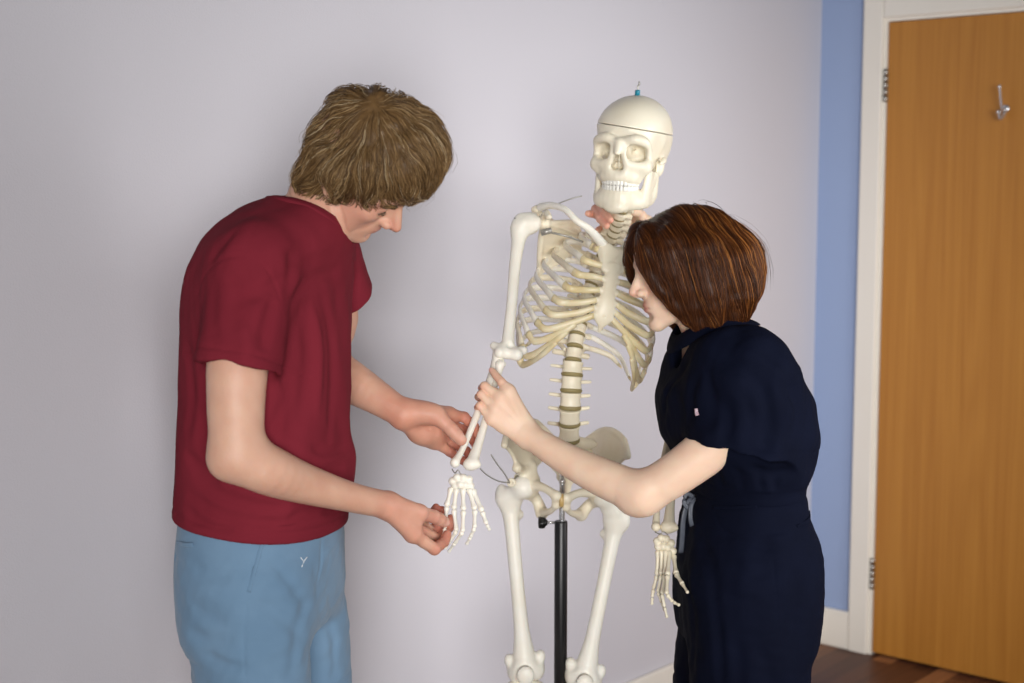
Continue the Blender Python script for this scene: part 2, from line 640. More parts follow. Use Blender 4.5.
# blue wall with the door opening
DB0, DB1, DH = 0.232, 0.232 + 0.80, 1.985    # door leaf edges along the blue wall, height
room_box("wall_right", (-0.12, 0), (0, DB0 - 0.02), (0, HW), M_blue)
room_box("wall_right_beyond", (-0.12, 0), (DB1 + 0.02, 4.6), (0, HW), M_blue)
room_box("wall_right_over_door", (-0.12, 0), (DB0 - 0.02, DB1 + 0.02), (DH + 0.02, HW), M_blue)
room_box("baseboard_left", (0.0, 5.6), (0, 0.018), (0, 0.125), M_gloss, bev=0.006)
room_box("baseboard_right", (0, 0.018), (0.018, DB0 - 0.078), (0, 0.125), M_gloss, bev=0.006)
# door lining and architrave
tw = 0.066
trim = []
room_box("trim_1", (-0.10, 0.022), (DB0 - 0.012 - tw, DB0 - 0.012), (0, DH + 0.012 + tw), M_gloss, bev=0.005)
room_box("trim_2", (-0.10, 0.022), (DB1 + 0.012, DB1 + 0.012 + tw), (0, DH + 0.012 + tw), M_gloss, bev=0.005)
room_box("trim_3", (-0.10, 0.022), (DB0 - 0.012, DB1 + 0.012), (DH + 0.012, DH + 0.012 + tw), M_gloss, bev=0.005)
room_box("trim_4", (-0.10, 0.008), (DB0 - 0.014, DB0 - 0.002), (0, DH + 0.014), M_gloss)
room_box("trim_5", (-0.10, 0.008), (DB0 - 0.002, DB1 + 0.002), (DH + 0.002, DH + 0.014), M_gloss)
door = room_box("door_1", (-0.04, 0.003), (DB0, DB1), (0.008, DH), M_oak, bev=0.0015)
for zc in (0.265, 1.795):
    parts = []
    for k in range(5):
        z0 = zc - 0.05 + k * 0.02
        parts.append(lathe([(0.0065, 0), (0.0065, 0.0197)], RM(0.010, DB0 - 0.004, z0), n=14))
    v, f = join_vf(parts)
    hg = mesh_object("hinge", v, f, M_steel, door)
    v2 = [RM(a, b, z) for z in (zc - 0.05, zc + 0.05) for (a, b) in ((0.004, DB0 - 0.022), (0.010, DB0 - 0.022), (0.010, DB0 + 0.003), (0.004, DB0 + 0.003))]
    mesh_object("hinge_leaf", v2, [(0, 1, 2, 3), (7, 6, 5, 4), (4, 5, 1, 0), (5, 6, 2, 1), (6, 7, 3, 2), (7, 4, 0, 3)], M_steel, hg, smooth=False)
# coat hook on the door
hb, hz = 0.232 + 0.374, 1.712
root = RM(0.003, hb, hz)
hook = empty("coat_hook", root, "small chrome coat hook screwed to the oak door", "hook")
v, f = lathe([(0.0001, 0), (0.011, 0), (0.012, 0.002), (0.010, 0.005), (0.004, 0.007), (0.0001, 0.007)], RM(0.003, hb, hz), E1, 20)
mesh_object("base_plate", v, f, M_chrome, hook)
p = spline([RM(0.006, hb, hz), RM(0.03, hb, hz - 0.004), RM(0.045, hb, hz + 0.03), RM(0.055, hb, hz + 0.06)], 14)
v1 = sweep(p, np.linspace(.004, .003, 15), np.linspace(.004, .003, 15), E2, 10)
v2 = lathe([(0.0001, -0.006), (.004, -.005), (.006, 0), (.004, .005), (0.0001, .006)], p[-1], UP, 12)
vv, ff = join_vf([v1, v2]); mesh_object("upper_prong", vv, ff, M_chrome, hook)
p = spline([RM(0.006, hb, hz - 0.004), RM(0.022, hb, hz - 0.022), RM(0.042, hb, hz - 0.030), RM(0.055, hb, hz - 0.012)], 14)
v1 = sweep(p, np.linspace(.0055, .0045, 15), np.linspace(.005, .004, 15), E2, 10)
v2 = lathe([(0.0001, -0.007), (.005, -.005), (.007, 0), (.005, .005), (0.0001, .007)], p[-1], UP, 12)
vv, ff = join_vf([v1, v2]); mesh_object("lower_prong", vv, ff, M_chrome, hook)
# ================================================================== SKELETON
def bone_mat(name, c, c2, rough=0.42):
    return material(name, c, rough=rough, spec=0.45, sss=0.08, sss_col=(0.006, 0.004, 0.003), noise=(18, 0.5, c2, 3), bump=[(300, 0.00025, 2, (1, 1, 1))])


M_bone = bone_mat("ivory plastic bone", srgb(249, 245, 234), srgb(243, 236, 219))
M_bone2 = bone_mat("creamy plastic bone", srgb(240, 231, 209), srgb(230, 217, 188))
M_skullin = bone_mat("skull bone", srgb(236, 228, 208), srgb(229, 219, 196), 0.36)
M_disc = material("olive rubber disc", srgb(150, 136, 92), rough=0.6, noise=(30, 0.5, srgb(132, 118, 78), 2))
M_cart = material("tan rib cartilage", srgb(233, 221, 188), rough=0.4, sss=0.1, noise=(22, 0.7, srgb(216, 194, 138), 3))
M_tooth = material("white plastic tooth", srgb(232, 230, 222), rough=0.25, noise=(60, .3, srgb(222, 218, 206), 2))
M_teal = material("teal plastic cap", srgb(24, 128, 150), rough=0.35, noise=(50, .3, srgb(20, 112, 136), 2))
M_wire = material("steel wire", srgb(168, 165, 158), rough=0.4, metal=0.5, noise=(200, .3, srgb(140, 138, 132), 2))
M_black = material("black powder coat", srgb(20, 20, 22), rough=0.38, noise=(300, .4, srgb(28, 28, 30), 2))
M_knob = material("black plastic knob", srgb(14, 14, 15), rough=0.3, noise=(200, .4, srgb(20, 20, 21), 2))

HB = 0.0022
skel = empty("anatomical_skeleton", PX(561, 520, 2.93) * V(1, 1, 0), "life-size ivory plastic human skeleton model with a bare skull, hanging on a black pole", "skeleton")


def bone(name, ops, h=0.002, mat=None, parent=None, it=1):
    return sdf_object(name, ops, h, mat or M_bone, parent or skel, it=it)


def ecyl(a, b, h, waist=0.1, rnd=0.002, k=0.0, c=(0, 0, 0), mode="u"):
    def fn(X, Y, Z):
        x, y, z = X - c[0], Y - c[1], Z - c[2]
        s = 1 - waist * np.maximum(0, 1 - (z / (h * 0.5)) ** 2)
        q = np.sqrt((x / a) ** 2 + (y / b) ** 2)
        d1 = (q - s) * min(a, b) + rnd
        d2 = np.abs(z) - h / 2 + rnd
        return np.sqrt(np.maximum(d1, 0) ** 2 + np.maximum(d2, 0) ** 2) + np.minimum(np.maximum(d1, d2), 0) - rnd
    c = np.array(c)
    return Op(c - V(a, b, h / 2), c + V(a, b, h / 2), fn, mode, k)


# ---------------------------------------------------------------- vertebrae
def lumbar_ops():
    o = [ecyl(.0225, .0165, .027, .13, .003)]
    for s in (-1, 1):
        o += [tcone((s * .011, .012, .004), (s * .013, .028, .003), .0055, .005, .004),
              tcone((s * .013, .026, .002), (s * .040, .030, .004), .0045, .0035, .004),
              tcone((s * .012, .028, .004), (s * .014, .032, .02), .005, .0045, .004),
              tcone((s * .011, .030, .0), (s * .012, .036, -.018), .005, .0045, .004),
              tcone((s * .012, .030, 0), (0, .042, -.004), .0045, .005, .004)]
    o.append(tcone((0, .042, -.002), (0, .066, -.008), .011, .011, .004, ((1, 0, 0), .35)))
    return o


def thoracic_ops():
    o = [ecyl(.0155, .014, .0165, .1, .0025)]
    for s in (-1, 1):
        o += [tcone((s * .009, .011, .004), (s * .012, .022, .004), .004, .004, .003),
              tcone((s * .011, .022, .002), (s * .031, .033, .004), .0045, .0048, .003),
              tcone((s * .011, .023, .0), (0, .033, -.004), .004, .005, .004)]
    o.append(tcone((0, .032, -.002), (0, .056, -.024), .006, .004, .004, ((1, 0, 0), .5)))
    return o


def cervical_ops():
    o = [ecyl(.0125, .0085, .0125, .08, .002)]
    for s in (-1, 1):
        o += [tcone((s * .010, .004, 0), (s * .022, .004, -.002), .0035, .003, .003),
              tcone((s * .010, .008, 0), (s * .022, .012, -.001), .0035, .0035, .003),
              tcone((s * .022, .004, -.002), (s * .022, .012, -.001), .003, .003, .002),
              tcone((s * .016, .012, .004), (s * .017, .016, -.007), .005, .005, .003),
              tcone((s * .015, .014, 0), (0, .027, -.002), .0035, .004, .003)]
    o.append(tcone((0, .026, -.002), (0, .042, -.008), .0045, .004, .003))
    return o


def atlas_ops():
    o = []
    n = 18
    for i in range(n):
        a, b = 2 * math.pi * i / n, 2 * math.pi * (i + 1) / n
        o.append(tcone((.020 * math.sin(a), .012 + .017 * math.cos(a), 0), (.020 * math.sin(b), .012 + .017 * math.cos(b), 0), .0045, .0045, .001))
    for s in (-1, 1):
        o += [ell((s * .019, .008, 0), (.009, .011, .009), None, .004), tcone((s * .02, .01, 0), (s * .036, .012, -.002), .005, .004, .003)]
    return o


spine_pts = [PX(569, 441, 2.93), PX(570.5, 402, 2.905), PX(574, 354, 2.92), PX(581, 318, 2.955), PX(591, 285, 2.985), PX(603, 255, 2.99), PX(615, 230, 2.955), PX(620, 213, 2.925), PX(624, 197, 2.925)]
SP = spline(spine_pts, 400)
SL = np.concatenate([[0], np.cumsum(np.linalg.norm(np.diff(SP, axis=0), axis=1))])
hts = [.038, .0365, .035, .032, .030] + [.028, .0265, .025, .024, .023, .022, .0215, .0205, .02, .0195, .019, .019] + [.0165, .016, .016, .016, .0165, .019, .014]
kinds = ["lumbar"] * 5 + ["thoracic"] * 12 + ["cervical"] * 6 + ["atlas"]
scale_sp = SL[-1] / sum(hts)
hts = [h * scale_sp for h in hts]
CAGE_R = rot("Y", 13) @ rot("Z", 8)
base_fr = {"lumbar": rot("Z", 2), "thoracic": rot("Z", 6), "cervical": rot("Z", -8), "atlas": rot("Z", -16)}
proto = {k: surface(f(), .0013) for k, f in (("lumbar", lumbar_ops), ("thoracic", thoracic_ops), ("cervical", cervical_ops), ("atlas", atlas_ops))}
proto = {k: (relax(v, q, 1), q) for k, (v, q) in proto.items()}
nominal = {"lumbar": .0342, "thoracic": .0225, "cervical": .0163, "atlas": .014}
names = {"lumbar": "lumbar_vertebra", "thoracic": "thoracic_vertebra", "cervical": "cervical_vertebra", "atlas": "cervical_vertebra"}
vert_c, vert_R = [], []
s = 0.0
for i, (hh, kd) in enumerate(zip(hts, kinds)):
    mid = s + hh * 0.55
    c = np.array([np.interp(mid, SL, SP[:, q]) for q in range(3)])
    t = norm(np.array([np.interp(mid + .01, SL, SP[:, q]) - np.interp(mid - .01, SL, SP[:, q]) for q in range(3)]))
    fw = base_fr[kd] @ V(0, -1, 0); fw = norm(fw - t * (fw @ t))
    R = np.stack([np.cross(-fw, t) * 1.0, -fw, t], 1)
    vert_c.append(c); vert_R.append(R)
    f = hh / nominal[kd]
    if kd == "thoracic":
        g = 0.82 + 0.3 * (16 - i) / 11.0
        sc = V(g, g, f)
    elif kd == "lumbar":
        sc = V(1.0, 1.0, f)
    else:
        sc = V(1.02, 1.02, f)
    v, q = proto[kd]
    vb = mesh_object(names[kd], (v * sc) @ R.T + c, q, M_bone2, skel)
    if kd != "atlas":
        if kd == "lumbar":
            a, b, th = .0222, .0162, hh * .27
        elif kd == "thoracic":
            a, b, th = .0152 * sc[0], .0137 * sc[0], hh * .24
        else:
            a, b, th = .0122, .0084, hh * .28
        prof = [(0.0001, -th / 2), (.9, -th / 2), (1.0, -th * .25), (1.02, 0), (1.0, th * .25), (.9, th / 2), (.0001, th / 2)]
        dv, df = lathe(prof, (0, 0, 0), n=28)
        dv = dv * V(a, b, 1)
        dc = np.array([np.interp(s + hh * .06, SL, SP[:, q]) for q in range(3)])
        mesh_object("disc", dv @ R.T + dc, df, M_disc, vb)
    s += hh


def vc(name):      # T1..T12 -> index
    return {"T": 17}[name[0]] - int(name[1:])


# ---------------------------------------------------------------- rib cage
CO = PX(579.5, 344, 2.95)


def CG(x, y, z):
    return CO + CAGE_R @ V(x, y, z)


RW = [.054, .080, .099, .112, .122, .129, .134, .137, .136, .129, .116, .094]
RE = [(.040, -.085, .203), (.060, -.122, .176), (.073, -.136, .148), (.086, -.138, .119), (.100, -.134, .090), (.110, -.126, .064), (.118, -.114, .036), (.126, -.094, .008), (.129, -.068, -.020), (.125, -.040, -.040), (.118, .002, -.045), (.098, .040, -.028)]
SA = [(.024, -.118, .200), (.019, -.136, .172), (.017, -.146, .148), (.018, -.151, .126), (.020, -.154, .106), (.021, -.156, .090), (.018, -.157, .076)]
rib_front = {}
for sd in (-1, 1):
    carts = {}
    for n in range(1, 13):
        vi = 17 - n
        W = RW[n - 1]; ex, ey, ez = RE[n - 1]
        zt = (12.3 - n) * .0222
        axis_pt = CG(0, 0, zt)
        off = vert_c[vi] - axis_pt
        loc = [(sd * .016, .016, zt + .002), (sd * (.034 + .02 * W), .046 + .1 * W, zt - .001)]
        if n <= 10:
            d = ez - zt
            loc += [(sd * W * .80, .040 + .12 * W * (1 if n > 2 else .3), zt + d * .22), (sd * W, -.012 + (.01 if n < 3 else 0), zt + d * .50),
                    (sd * (W * .55 + ex * .45), (ey - .02) * .66, zt + d * .80), (sd * ex, ey, ez)]
        else:
            d = ez - zt
            loc += [(sd * W * .85, .055, zt + d * .45), (sd * ex, ey, ez)]
        P = np.array([CG(*q) for q in loc])
        ws = np.linspace(1, 0, len(P)) ** 1.3
        P = P + off[None] * ws[:, None]
        Pp = spline(P, 40)
        # section: tall direction follows the cage axis
        side = CAGE_R @ V(0, 0, 1)
        tt = np.linspace(0, 1, 41)
        wid = np.interp(tt, [0, .1, .3, .85, 1], [.0052, .0055, .0066, .0072, .0080]) * (1.0 if 1 < n < 11 else .9)
        thk = np.interp(tt, [0, .1, .3, 1], [.0042, .0042, .0034, .0036])
        if n >= 11:
            wid = wid * np.interp(tt, [0, .7, 1], [1, .9, .5])
        v, f = sweep(Pp, wid, thk, side, 10)
        rib = mesh_object("rib", v, f, M_bone if n % 3 else M_bone2, skel)
        end = Pp[-1]; tan = norm(Pp[-1] - Pp[-3])
        if n <= 7:
            tgt = CG(sd * SA[n - 1][0], SA[n - 1][1], SA[n - 1][2])
            dip = 0.010 if n >= 5 else 0.002
            L = np.linalg.norm(tgt - end)
            m1 = end + tan * L * .22 + (tgt - end) * .10
            m2 = tgt + CAGE_R @ V(sd * L * .33, L * .05, -(.006 * max(0, n - 3)))
            cp = spline([end, m1, m2, tgt], 22)
        elif n <= 10:
            up = carts[n - 1]
            j = {8: 16, 9: 14, 10: 13}[n]
            tgt = up[j] + CAGE_R @ V(0, 0, -.005)
            L = np.linalg.norm(tgt - end)
            m1 = end + tan * L * .22 + (tgt - end) * .12
            m2 = tgt + (up[j - 4] - up[j]) * .9 + CAGE_R @ V(0, 0, -.008)
            cp = spline([end, m1, m2, tgt], 18)
        else:
            cp = np.array([end - tan * .001, end + tan * .006, end + tan * .012])
        carts[n] = cp
        u = np.linspace(0, 1, len(cp))
        if n <= 10:
            v, f = sweep(cp, np.interp(u, [0, .06, .12, 1], [.0084, .0086, .0076, .0060]), np.interp(u, [0, .06, .12, 1], [.0048, .005, .0042, .0042]), side, 10)
        else:
            v, f = sweep(cp, [.0034, .003, .0015], [.003, .0025, .0012], side, 8)
        mesh_object("costal_cartilage", v, f, M_cart, rib)

# sternum
o = [tri(CG(-.027, -.117, .212), CG(.027, -.117, .212), CG(-.016, -.138, .166), .0050, .003),
     tri(CG(.027, -.117, .212), CG(.016, -.138, .166), CG(-.016, -.138, .166), .0050, .003),
     tri(CG(-.027, -.117, .212), CG(-.029, -.120, .196), CG(-.016, -.138, .166), .0050, .003),
     tri(CG(.027, -.117, .212), CG(.029, -.120, .196), CG(.016, -.138, .166), .0050, .003)]
fl = (CAGE_R @ V(0, -1, -.12), .36)
o.append(chain([CG(0, -.137, .168), CG(0, -.145, .148), CG(0, -.151, .122), CG(0, -.156, .098), CG(0, -.158, .080), CG(0, -.159, .070), CG(0, -.157, .059), CG(0, -.153, .050)],
               [.0150, .0135, .0150, .0180, .0190, .0130, .0065, .0050], .004, fl))
o.append(tcone(CG(0, -.13, .226), CG(0, -.10, .222), .011, .011, .006, None, "s"))
for q in SA[1:]:
    for sd in (-1, 1):
        o.append(ell(CG(sd * (q[0] - .001), q[1] + .002, q[2]), .006, None, .004))
o.append(ell(CG(.001, -.165, .078), .0022, None, .001, "s"))
bone("sternum", o, .0016, M_bone2)

# clavicles
bone("clavicle", [chain([CG(-.019, -.110, .208), PX(590, 230, 2.805), PX(577, 221, 2.80), PX(565, 209.5, 2.82), PX(552, 205.5, 2.86), PX(541, 207, 2.90)], [.0098, .0078, .0066, .0064, .0070, .0085], 0, None, 30)], .0017)
bone("clavicle", [chain([CG(.019, -.110, .208), PX(636, 236, 2.815), PX(646, 231, 2.83), PX(657, 226, 2.88), PX(667, 229, 2.93)], [.0098, .0078, .0066, .0068, .0085], 0, None, 30)], .0017)


# scapulae: glenoid, inferior angle, superior angle, medial border
def scapula(gl, inf, sup, med, acr, cor, latn):
    gl, inf, sup, med, acr, cor = [np.asarray(q, float) for q in (gl, inf, sup, med, acr, cor)]
    spm = med * .45 + sup * .55
    back = V(0, .012, 0)
    o = [tri(gl, inf, sup, .0026, .004), tri(inf, sup, med, .0026, .004),
         chain([gl, gl * .6 + inf * .4 + latn * .004, inf], [.0075, .0055, .0055], .005),
         chain([inf, med, sup], [.0048, .0036, .004], .004), chain([sup, gl], [.0036, .005], .004),
         ell(gl, (.013, .014, .017), None, .006),
         chain([spm, spm * .5 + gl * .5 + back * 1.6, acr + V(0, .012, -.006), acr], [.004, .006, .008, .0085], .005, None, 14),
         tri(spm, gl, spm * .4 + gl * .6 + back * 1.7, .003, .004),
         chain([gl + V(0, 0, .008), gl * .5 + cor * .5 + V(0, -.012, .014), cor], [.008, .0065, .006], .005)]
    return o


bone("scapula", scapula(PX(544, 223, 2.905), PX(539, 273, 2.995), PX(577, 221, 3.02), PX(580, 248, 3.05), PX(537, 209, 2.92), PX(549, 217, 2.84), V(-1, 0, 0)), .0018, M_bone2)
bone("scapula", scapula(PX(660, 244, 2.955), PX(664, 296, 3.03), PX(632, 226, 3.04), PX(634, 262, 3.07), PX(667, 232, 2.955), PX(656, 238, 2.89), V(1, 0, 0)), .0018, M_bone2)


# humeri
def humerus(head, elb, lat, fwd):
    """lat: unit vector pointing to the outer side; fwd: to the front"""
    head, elb = np.asarray(head), np.asarray(elb)
    ax = norm(elb - head)
    lat = norm(lat - ax * (lat @ ax)); fwd = norm(np.cross(lat, ax)) if fwd is None else norm(fwd - ax * (fwd @ ax))
    L = np.linalg.norm(elb - head)
    P = lambda a, b, c: head + ax * (a * L) + lat * b + fwd * c
    o = [ell(P(.0, -.004, 0), .0220), ell(P(.015, .014, .004), (.016, .015, .02), None, .01), ell(P(.03, .010, .016), .009, None, .007),
         chain([P(.06, .014, 0), P(.16, .013, 0), P(.32, .012, 0), P(.6, .006, 0), P(.84, .002, 0), P(.92, 0, 0)], [.019, .0135, .0115, .0105, .0115, .013], .012),
         chain([P(.93, .026, 0), P(.965, .010, .003), P(.97, -.010, .002), P(.935, -.031, -.003)], [.008, .012, .0115, .0085], .010),
         ell(P(.985, .014, .008), .0115, None, .004), chain([P(.98, .002, .004), P(.985, -.008, .004), P(.98, -.018, .004)], [.0095, .0085, .0125], .003),
         ell(P(.925, -.002, .016), (.009, .007, .009), None, .004, "s"), ell(P(.925, -.002, -.016), (.01, .009, .011), None, .004, "s")]
    return o


bone("humerus", humerus(PX(528, 223, 2.875), PX(506, 357, 2.735), V(-1, 0, -.1), V(0.15, -1, 0)), .0019)
bone("humerus", humerus(PX(671, 247, 2.945), PX(684, 399, 2.835), V(1, 0, 0), V(0, -1, -.3)), .0022)
# screws and wires of the shoulder
tube_object("shoulder_wire", spline([PX(549, 208, 2.86), PX(560, 203, 2.855), PX(572, 198.5, 2.85), PX(582, 196, 2.85)], 12), .0013, M_wire, skel, 6)
v, f = lathe([(0.0001, 0), (.006, 0), (.006, .022), (.0001, .022)], PX(541, 233, 2.86), norm(PX(549, 231, 2.86) - PX(541, 233, 2.86)), 16)
vv, ff = join_vf([(v, f), sweep(np.array([PX(549, 232, 2.862), PX(570, 237, 2.87), PX(583, 242, 2.88)]), .0022, .0022, (0, 0, 1), 8)])
mesh_object("shoulder_bolt", vv, ff, M_wire, skel)
v, f = lathe([(.0001, 0), (.0045, 0), (.005, .003), (.0001, .005)], PX(516, 220, 2.866), norm(V(-1, -.5, .1)), 14)
mesh_object("screw", v, f, M_wire, skel)


# forearms
def radius_ops(pts, wide):
    P = [np.asarray(p) for p in pts]
    ax = norm(P[-1] - P[-2])
    return [chain(P, [.0085, .0060, .0068, .0078, .0115], .0, None, 20), ell(P[0], (.0105, .0105, .006), None, .004),
            tcone(P[-1] - wide * .006, P[-1] + wide * .006, .0095, .0095, .006), ell(P[-1] + wide * .013 + ax * .004, .0055, None, .004)]


bone("radius", radius_ops([PX(500.5, 364, 2.725), PX(495, 385, 2.705), PX(489, 408, 2.675), PX(480, 439, 2.63), PX(471.5, 464, 2.59)], V(1, 0, .15)), .0018)
bone("ulna", [chain([PX(499, 349, 2.75), PX(497, 364, 2.735), PX(488, 388, 2.705), PX(474, 422, 2.655), PX(463, 448, 2.615), PX(455, 462, 2.585)], [.012, .0115, .0085, .0066, .0058, .0075], 0, None, 24),
               ell(PX(455, 463, 2.585), .0085, None, .004)], .0018)
bone("radius", radius_ops([PX(686, 404, 2.825), PX(683, 430, 2.795), PX(677, 465, 2.73), PX(671, 500, 2.66), PX(668.5, 527, 2.61)], V(1, 0, .1)), .0018, M_bone2)
bone("ulna", [chain([PX(679, 394, 2.855), PX(677, 410, 2.84), PX(669, 440, 2.785), PX(660, 480, 2.705), PX(657, 508, 2.65), PX(656, 526, 2.618)], [.012, .0115, .0085, .0066, .0058, .0075], 0, None, 24),
               ell(PX(656, 527, 2.613), .0085, None, .004)], .0018, M_bone2)
for pts in ([PX(452, 469, 2.577), PX(455, 473, 2.572), PX(458, 470, 2.57), PX(461, 474, 2.572), PX(466, 475, 2.574)], [PX(655, 532, 2.605), PX(660, 534, 2.60), PX(664, 532, 2.60), PX(668, 535, 2.602)]):
    tube_object("wrist_wire", spline(pts, 20), .0011, M_wire, skel, 6)


# hands
def skeleton_hand(carp, fingers, wristdir, scale=1.0, mat=None):
    """carp: list of carpal points; fingers: list of joint chains (first one the metacarpal base)"""
    ho = []
    for i, c in enumerate(carp):
        ho.append(ell(c, V(.0078, .0075, .0078) * scale, rot("Z", 30 * i), .0022))
    hand = bone("carpus", ho, .0016, mat)
    hand.name = "hand"
    for fi, ch in enumerate(fingers):
        for j in range(len(ch) - 1):
            a, b = np.asarray(ch[j], float), np.asarray(ch[j + 1], float)
            d = norm(b - a); L = np.linalg.norm(b - a)
            th = [(.0062, .0040, .0060), (.0056, .0036, .0047), (.0047, .0031, .0040), (.0039, .0026, .0036)][j if len(ch) == 5 else min(j, 3) + (0 if j == 0 else (1 if len(ch) == 4 and j == 2 else 0))]
            r0, rm, r1 = [q * scale for q in th]
            g = .0012
            a2, b2 = a + d * (g + r0 * .75), b - d * (g + r1 * .55)
            nm = "metacarpal" if j == 0 else "phalanx"
            bone(nm, [chain([a2, a2 + (b2 - a2) * .2, a2 + (b2 - a2) * .5, a2 + (b2 - a2) * .8, b2], [r0, rm * 1.08, rm, rm * 1.05, r1], 0, None, 10)], .0012, mat, hand)
    return hand


D0 = 2.575
carp = [PX(452.5, 481, D0), PX(457, 477.5, D0 - .003), PX(463, 478, D0 - .003), PX(469, 479.5, D0), PX(455, 485.5, D0 - .003), PX(460, 484.5, D0 - .006), PX(465, 485, D0 - .006), PX(470.5, 486, D0 - .002)]
fing = [
    [PX(451.5, 487, 2.573), PX(446.8, 506, 2.56), PX(445.5, 521, 2.548), PX(445.0, 528, 2.54), PX(443.8, 535, 2.535)],
    [PX(456.5, 488, 2.570), PX(453.8, 509, 2.555), PX(456.5, 531, 2.54), PX(450, 541, 2.55), PX(445, 549, 2.56)],
    [PX(462.8, 488, 2.568), PX(463.4, 510, 2.55), PX(462.5, 532, 2.53), PX(455, 543, 2.545), PX(448.5, 552, 2.56)],
    [PX(468.8, 488, 2.570), PX(474.8, 509.5, 2.552), PX(474.5, 528, 2.532), PX(470.5, 537, 2.54), PX(466.5, 544.5, 2.55)],
    [PX(472.5, 489, 2.575), PX(482.0, 511, 2.55), PX(486.5, 524, 2.54), PX(490, 530.5, 2.535)],
]
skeleton_hand(carp, fing, None, .97)
D1 = 2.595
carp = [PX(657, 541, D1), PX(661, 538, D1 - .004), PX(666.5, 539, D1 - .004), PX(671.5, 543, D1), PX(658, 547, D1 - .002), PX(663, 546.5, D1 - .005), PX(668, 547.5, D1 - .004), PX(673, 551, D1 - .002)]
fing = [
    [PX(658, 550, D1), PX(657.2, 575, D1 - .005), PX(653.5, 589, D1 - .01), PX(652.2, 597, D1 - .012), PX(652, 605, D1 - .014)],
    [PX(661.5, 550, D1 - .003), PX(661.5, 575, D1 - .02), PX(658.0, 592, D1 - .03), PX(662, 603, D1 - .03), PX(665, 611, D1 - .03)],
    [PX(665.5, 550, D1 - .005), PX(665.2, 574, D1 - .035), PX(662, 594, D1 - .05), PX(664.5, 607, D1 - .05), PX(667.2, 618, D1 - .05)],
    [PX(669.5, 551, D1 - .004), PX(667.5, 575, D1 - .05), PX(666.5, 594, D1 - .08), PX(673, 602, D1 - .085), PX(680, 605.5, D1 - .095)],
    [PX(673.5, 555, D1), PX(676.2, 574, D1 - .045), PX(682.5, 584, D1 - .08), PX(688, 593, D1 - .105)],
]
skeleton_hand(carp, fing, None, .92, M_bone2)


# ---------------------------------------------------------------- pelvis
def hipbone(p):
    """p: dict of world points"""
    A = {k: np.asarray(v, float) for k, v in p.items()}
    crest = spline([A["asis"], A["c1"], A["c2"], A["c3"], A["psis"]], 16)
    low = spline([A["aiis"], A["b1"], A["b2"], A["b3"], A["sij"]], 16)
    o = plate([list(crest * (1 - t) + low * t + A["bulge"] * 4 * t * (1 - t)) for t in np.linspace(0, 1, 7)], .0042, .0)
    crest, low = crest[::2], low[::2]
    o += [chain(list(crest), [.0075] + [.0062] * 7 + [.0075], .004, None, 0), chain(list(low), [.010, .0085, .0075, .0075, .008, .008, .0085, .009, .010], .006, None, 0)]
    ac = A["ac"]
    o += [ell(ac, .030, None, .012), chain([ac, A["pub1"], A["pub2"]], [.016, .0085, .0095], .010),
          chain([ac + V(0, .008, -.014), A["isc1"], A["isc2"]], [.018, .0115, .0135], .010),
          chain([A["isc2"], A["ram"], A["pub3"]], [.0110, .0062, .0070], .006),
          chain([A["pub2"], A["pub3"]], [.0100, .0085], .005, ((0, 1, 0), .7)),
          tcone(ac, A["low_in"] if "low_in" in A else A["b2"], .024, .010, .012)]
    o += [ell(ac + A["acn"] * .014, .0262, None, .003, "s")]
    return o


hr = dict(asis=PX(504.5, 445, 2.84), c1=PX(508, 431, 2.87), c2=PX(520, 422, 2.93), c3=PX(536, 422, 3.00), psis=PX(550, 436, 3.04),
          aiis=PX(517, 468, 2.87), b1=PX(523, 470, 2.90), b2=PX(531, 467, 2.93), b3=PX(538, 460, 2.97), sij=PX(546, 452, 3.0),
          bulge=V(.004, .014, 0), ac=PX(526, 484, 2.92), acn=norm(V(-.8, -.45, -.35)),
          pub1=PX(543, 487.5, 2.875), pub2=PX(556.5, 496, 2.85), pub3=PX(556, 505, 2.86), ram=PX(550.5, 511, 2.885),
          isc1=PX(536, 499, 2.95), isc2=PX(542, 513, 2.945))
bone("hip_bone", hipbone(hr), .0019, M_bone2)
hl = dict(asis=PX(627.5, 456, 2.86), c1=PX(624, 440, 2.89), c2=PX(612, 430.5, 2.94), c3=PX(600, 431, 3.0), psis=PX(586, 441, 3.04),
          aiis=PX(613, 476, 2.88), b1=PX(607, 476, 2.91), b2=PX(600, 472, 2.94), b3=PX(594, 465, 2.98), sij=PX(586, 457, 3.0),
          bulge=V(-.004, .014, 0), ac=PX(602, 492, 2.925), acn=norm(V(.8, -.45, -.35)),
          pub1=PX(580, 493, 2.88), pub2=PX(566.5, 498.5, 2.855), pub3=PX(566, 507, 2.862), ram=PX(571, 513, 2.888),
          isc1=PX(590, 504, 2.95), isc2=PX(581, 514.5, 2.945))
bone("hip_bone", hipbone(hl), .0019, M_bone2)
# sacrum
S0, S1 = PX(568.5, 444, 2.945), PX(567, 487, 3.02)
o = [ecyl(.024, .017, .02, .05, .004)]
o = []
for t in np.linspace(0, 1, 6):
    c = S0 * (1 - t) + S1 * t + V(0, .030 * math.sin(math.pi * t), 0)
    w_ = .050 * (1 - t) ** .8 + .009
    o.append(ell(c, (w_, .016 * (1 - .5 * t), .016), None, .010))
o.append(rbox(S0 + V(0, -.004, .004), (.024, .017, .006), .005, rot("X", -20), .008))
for t in (.28, .5, .7):
    c = S0 * (1 - t) + S1 * t + V(0, .030 * math.sin(math.pi * t) - .012, 0)
    for sd in (-1, 1):
        o.append(ell(c + V(sd * .019 * (1 - .3 * t), 0, 0), (.0045, .012, .0045), None, .002, "s"))
bone("sacrum", o, .002, M_bone2)
v, f = lathe([(.0001, -.008), (.85, -.008), (1, -.004), (1, .004), (.85, .008), (.0001, .008)], (0, 0, 0), (1, 0, 0), 20)
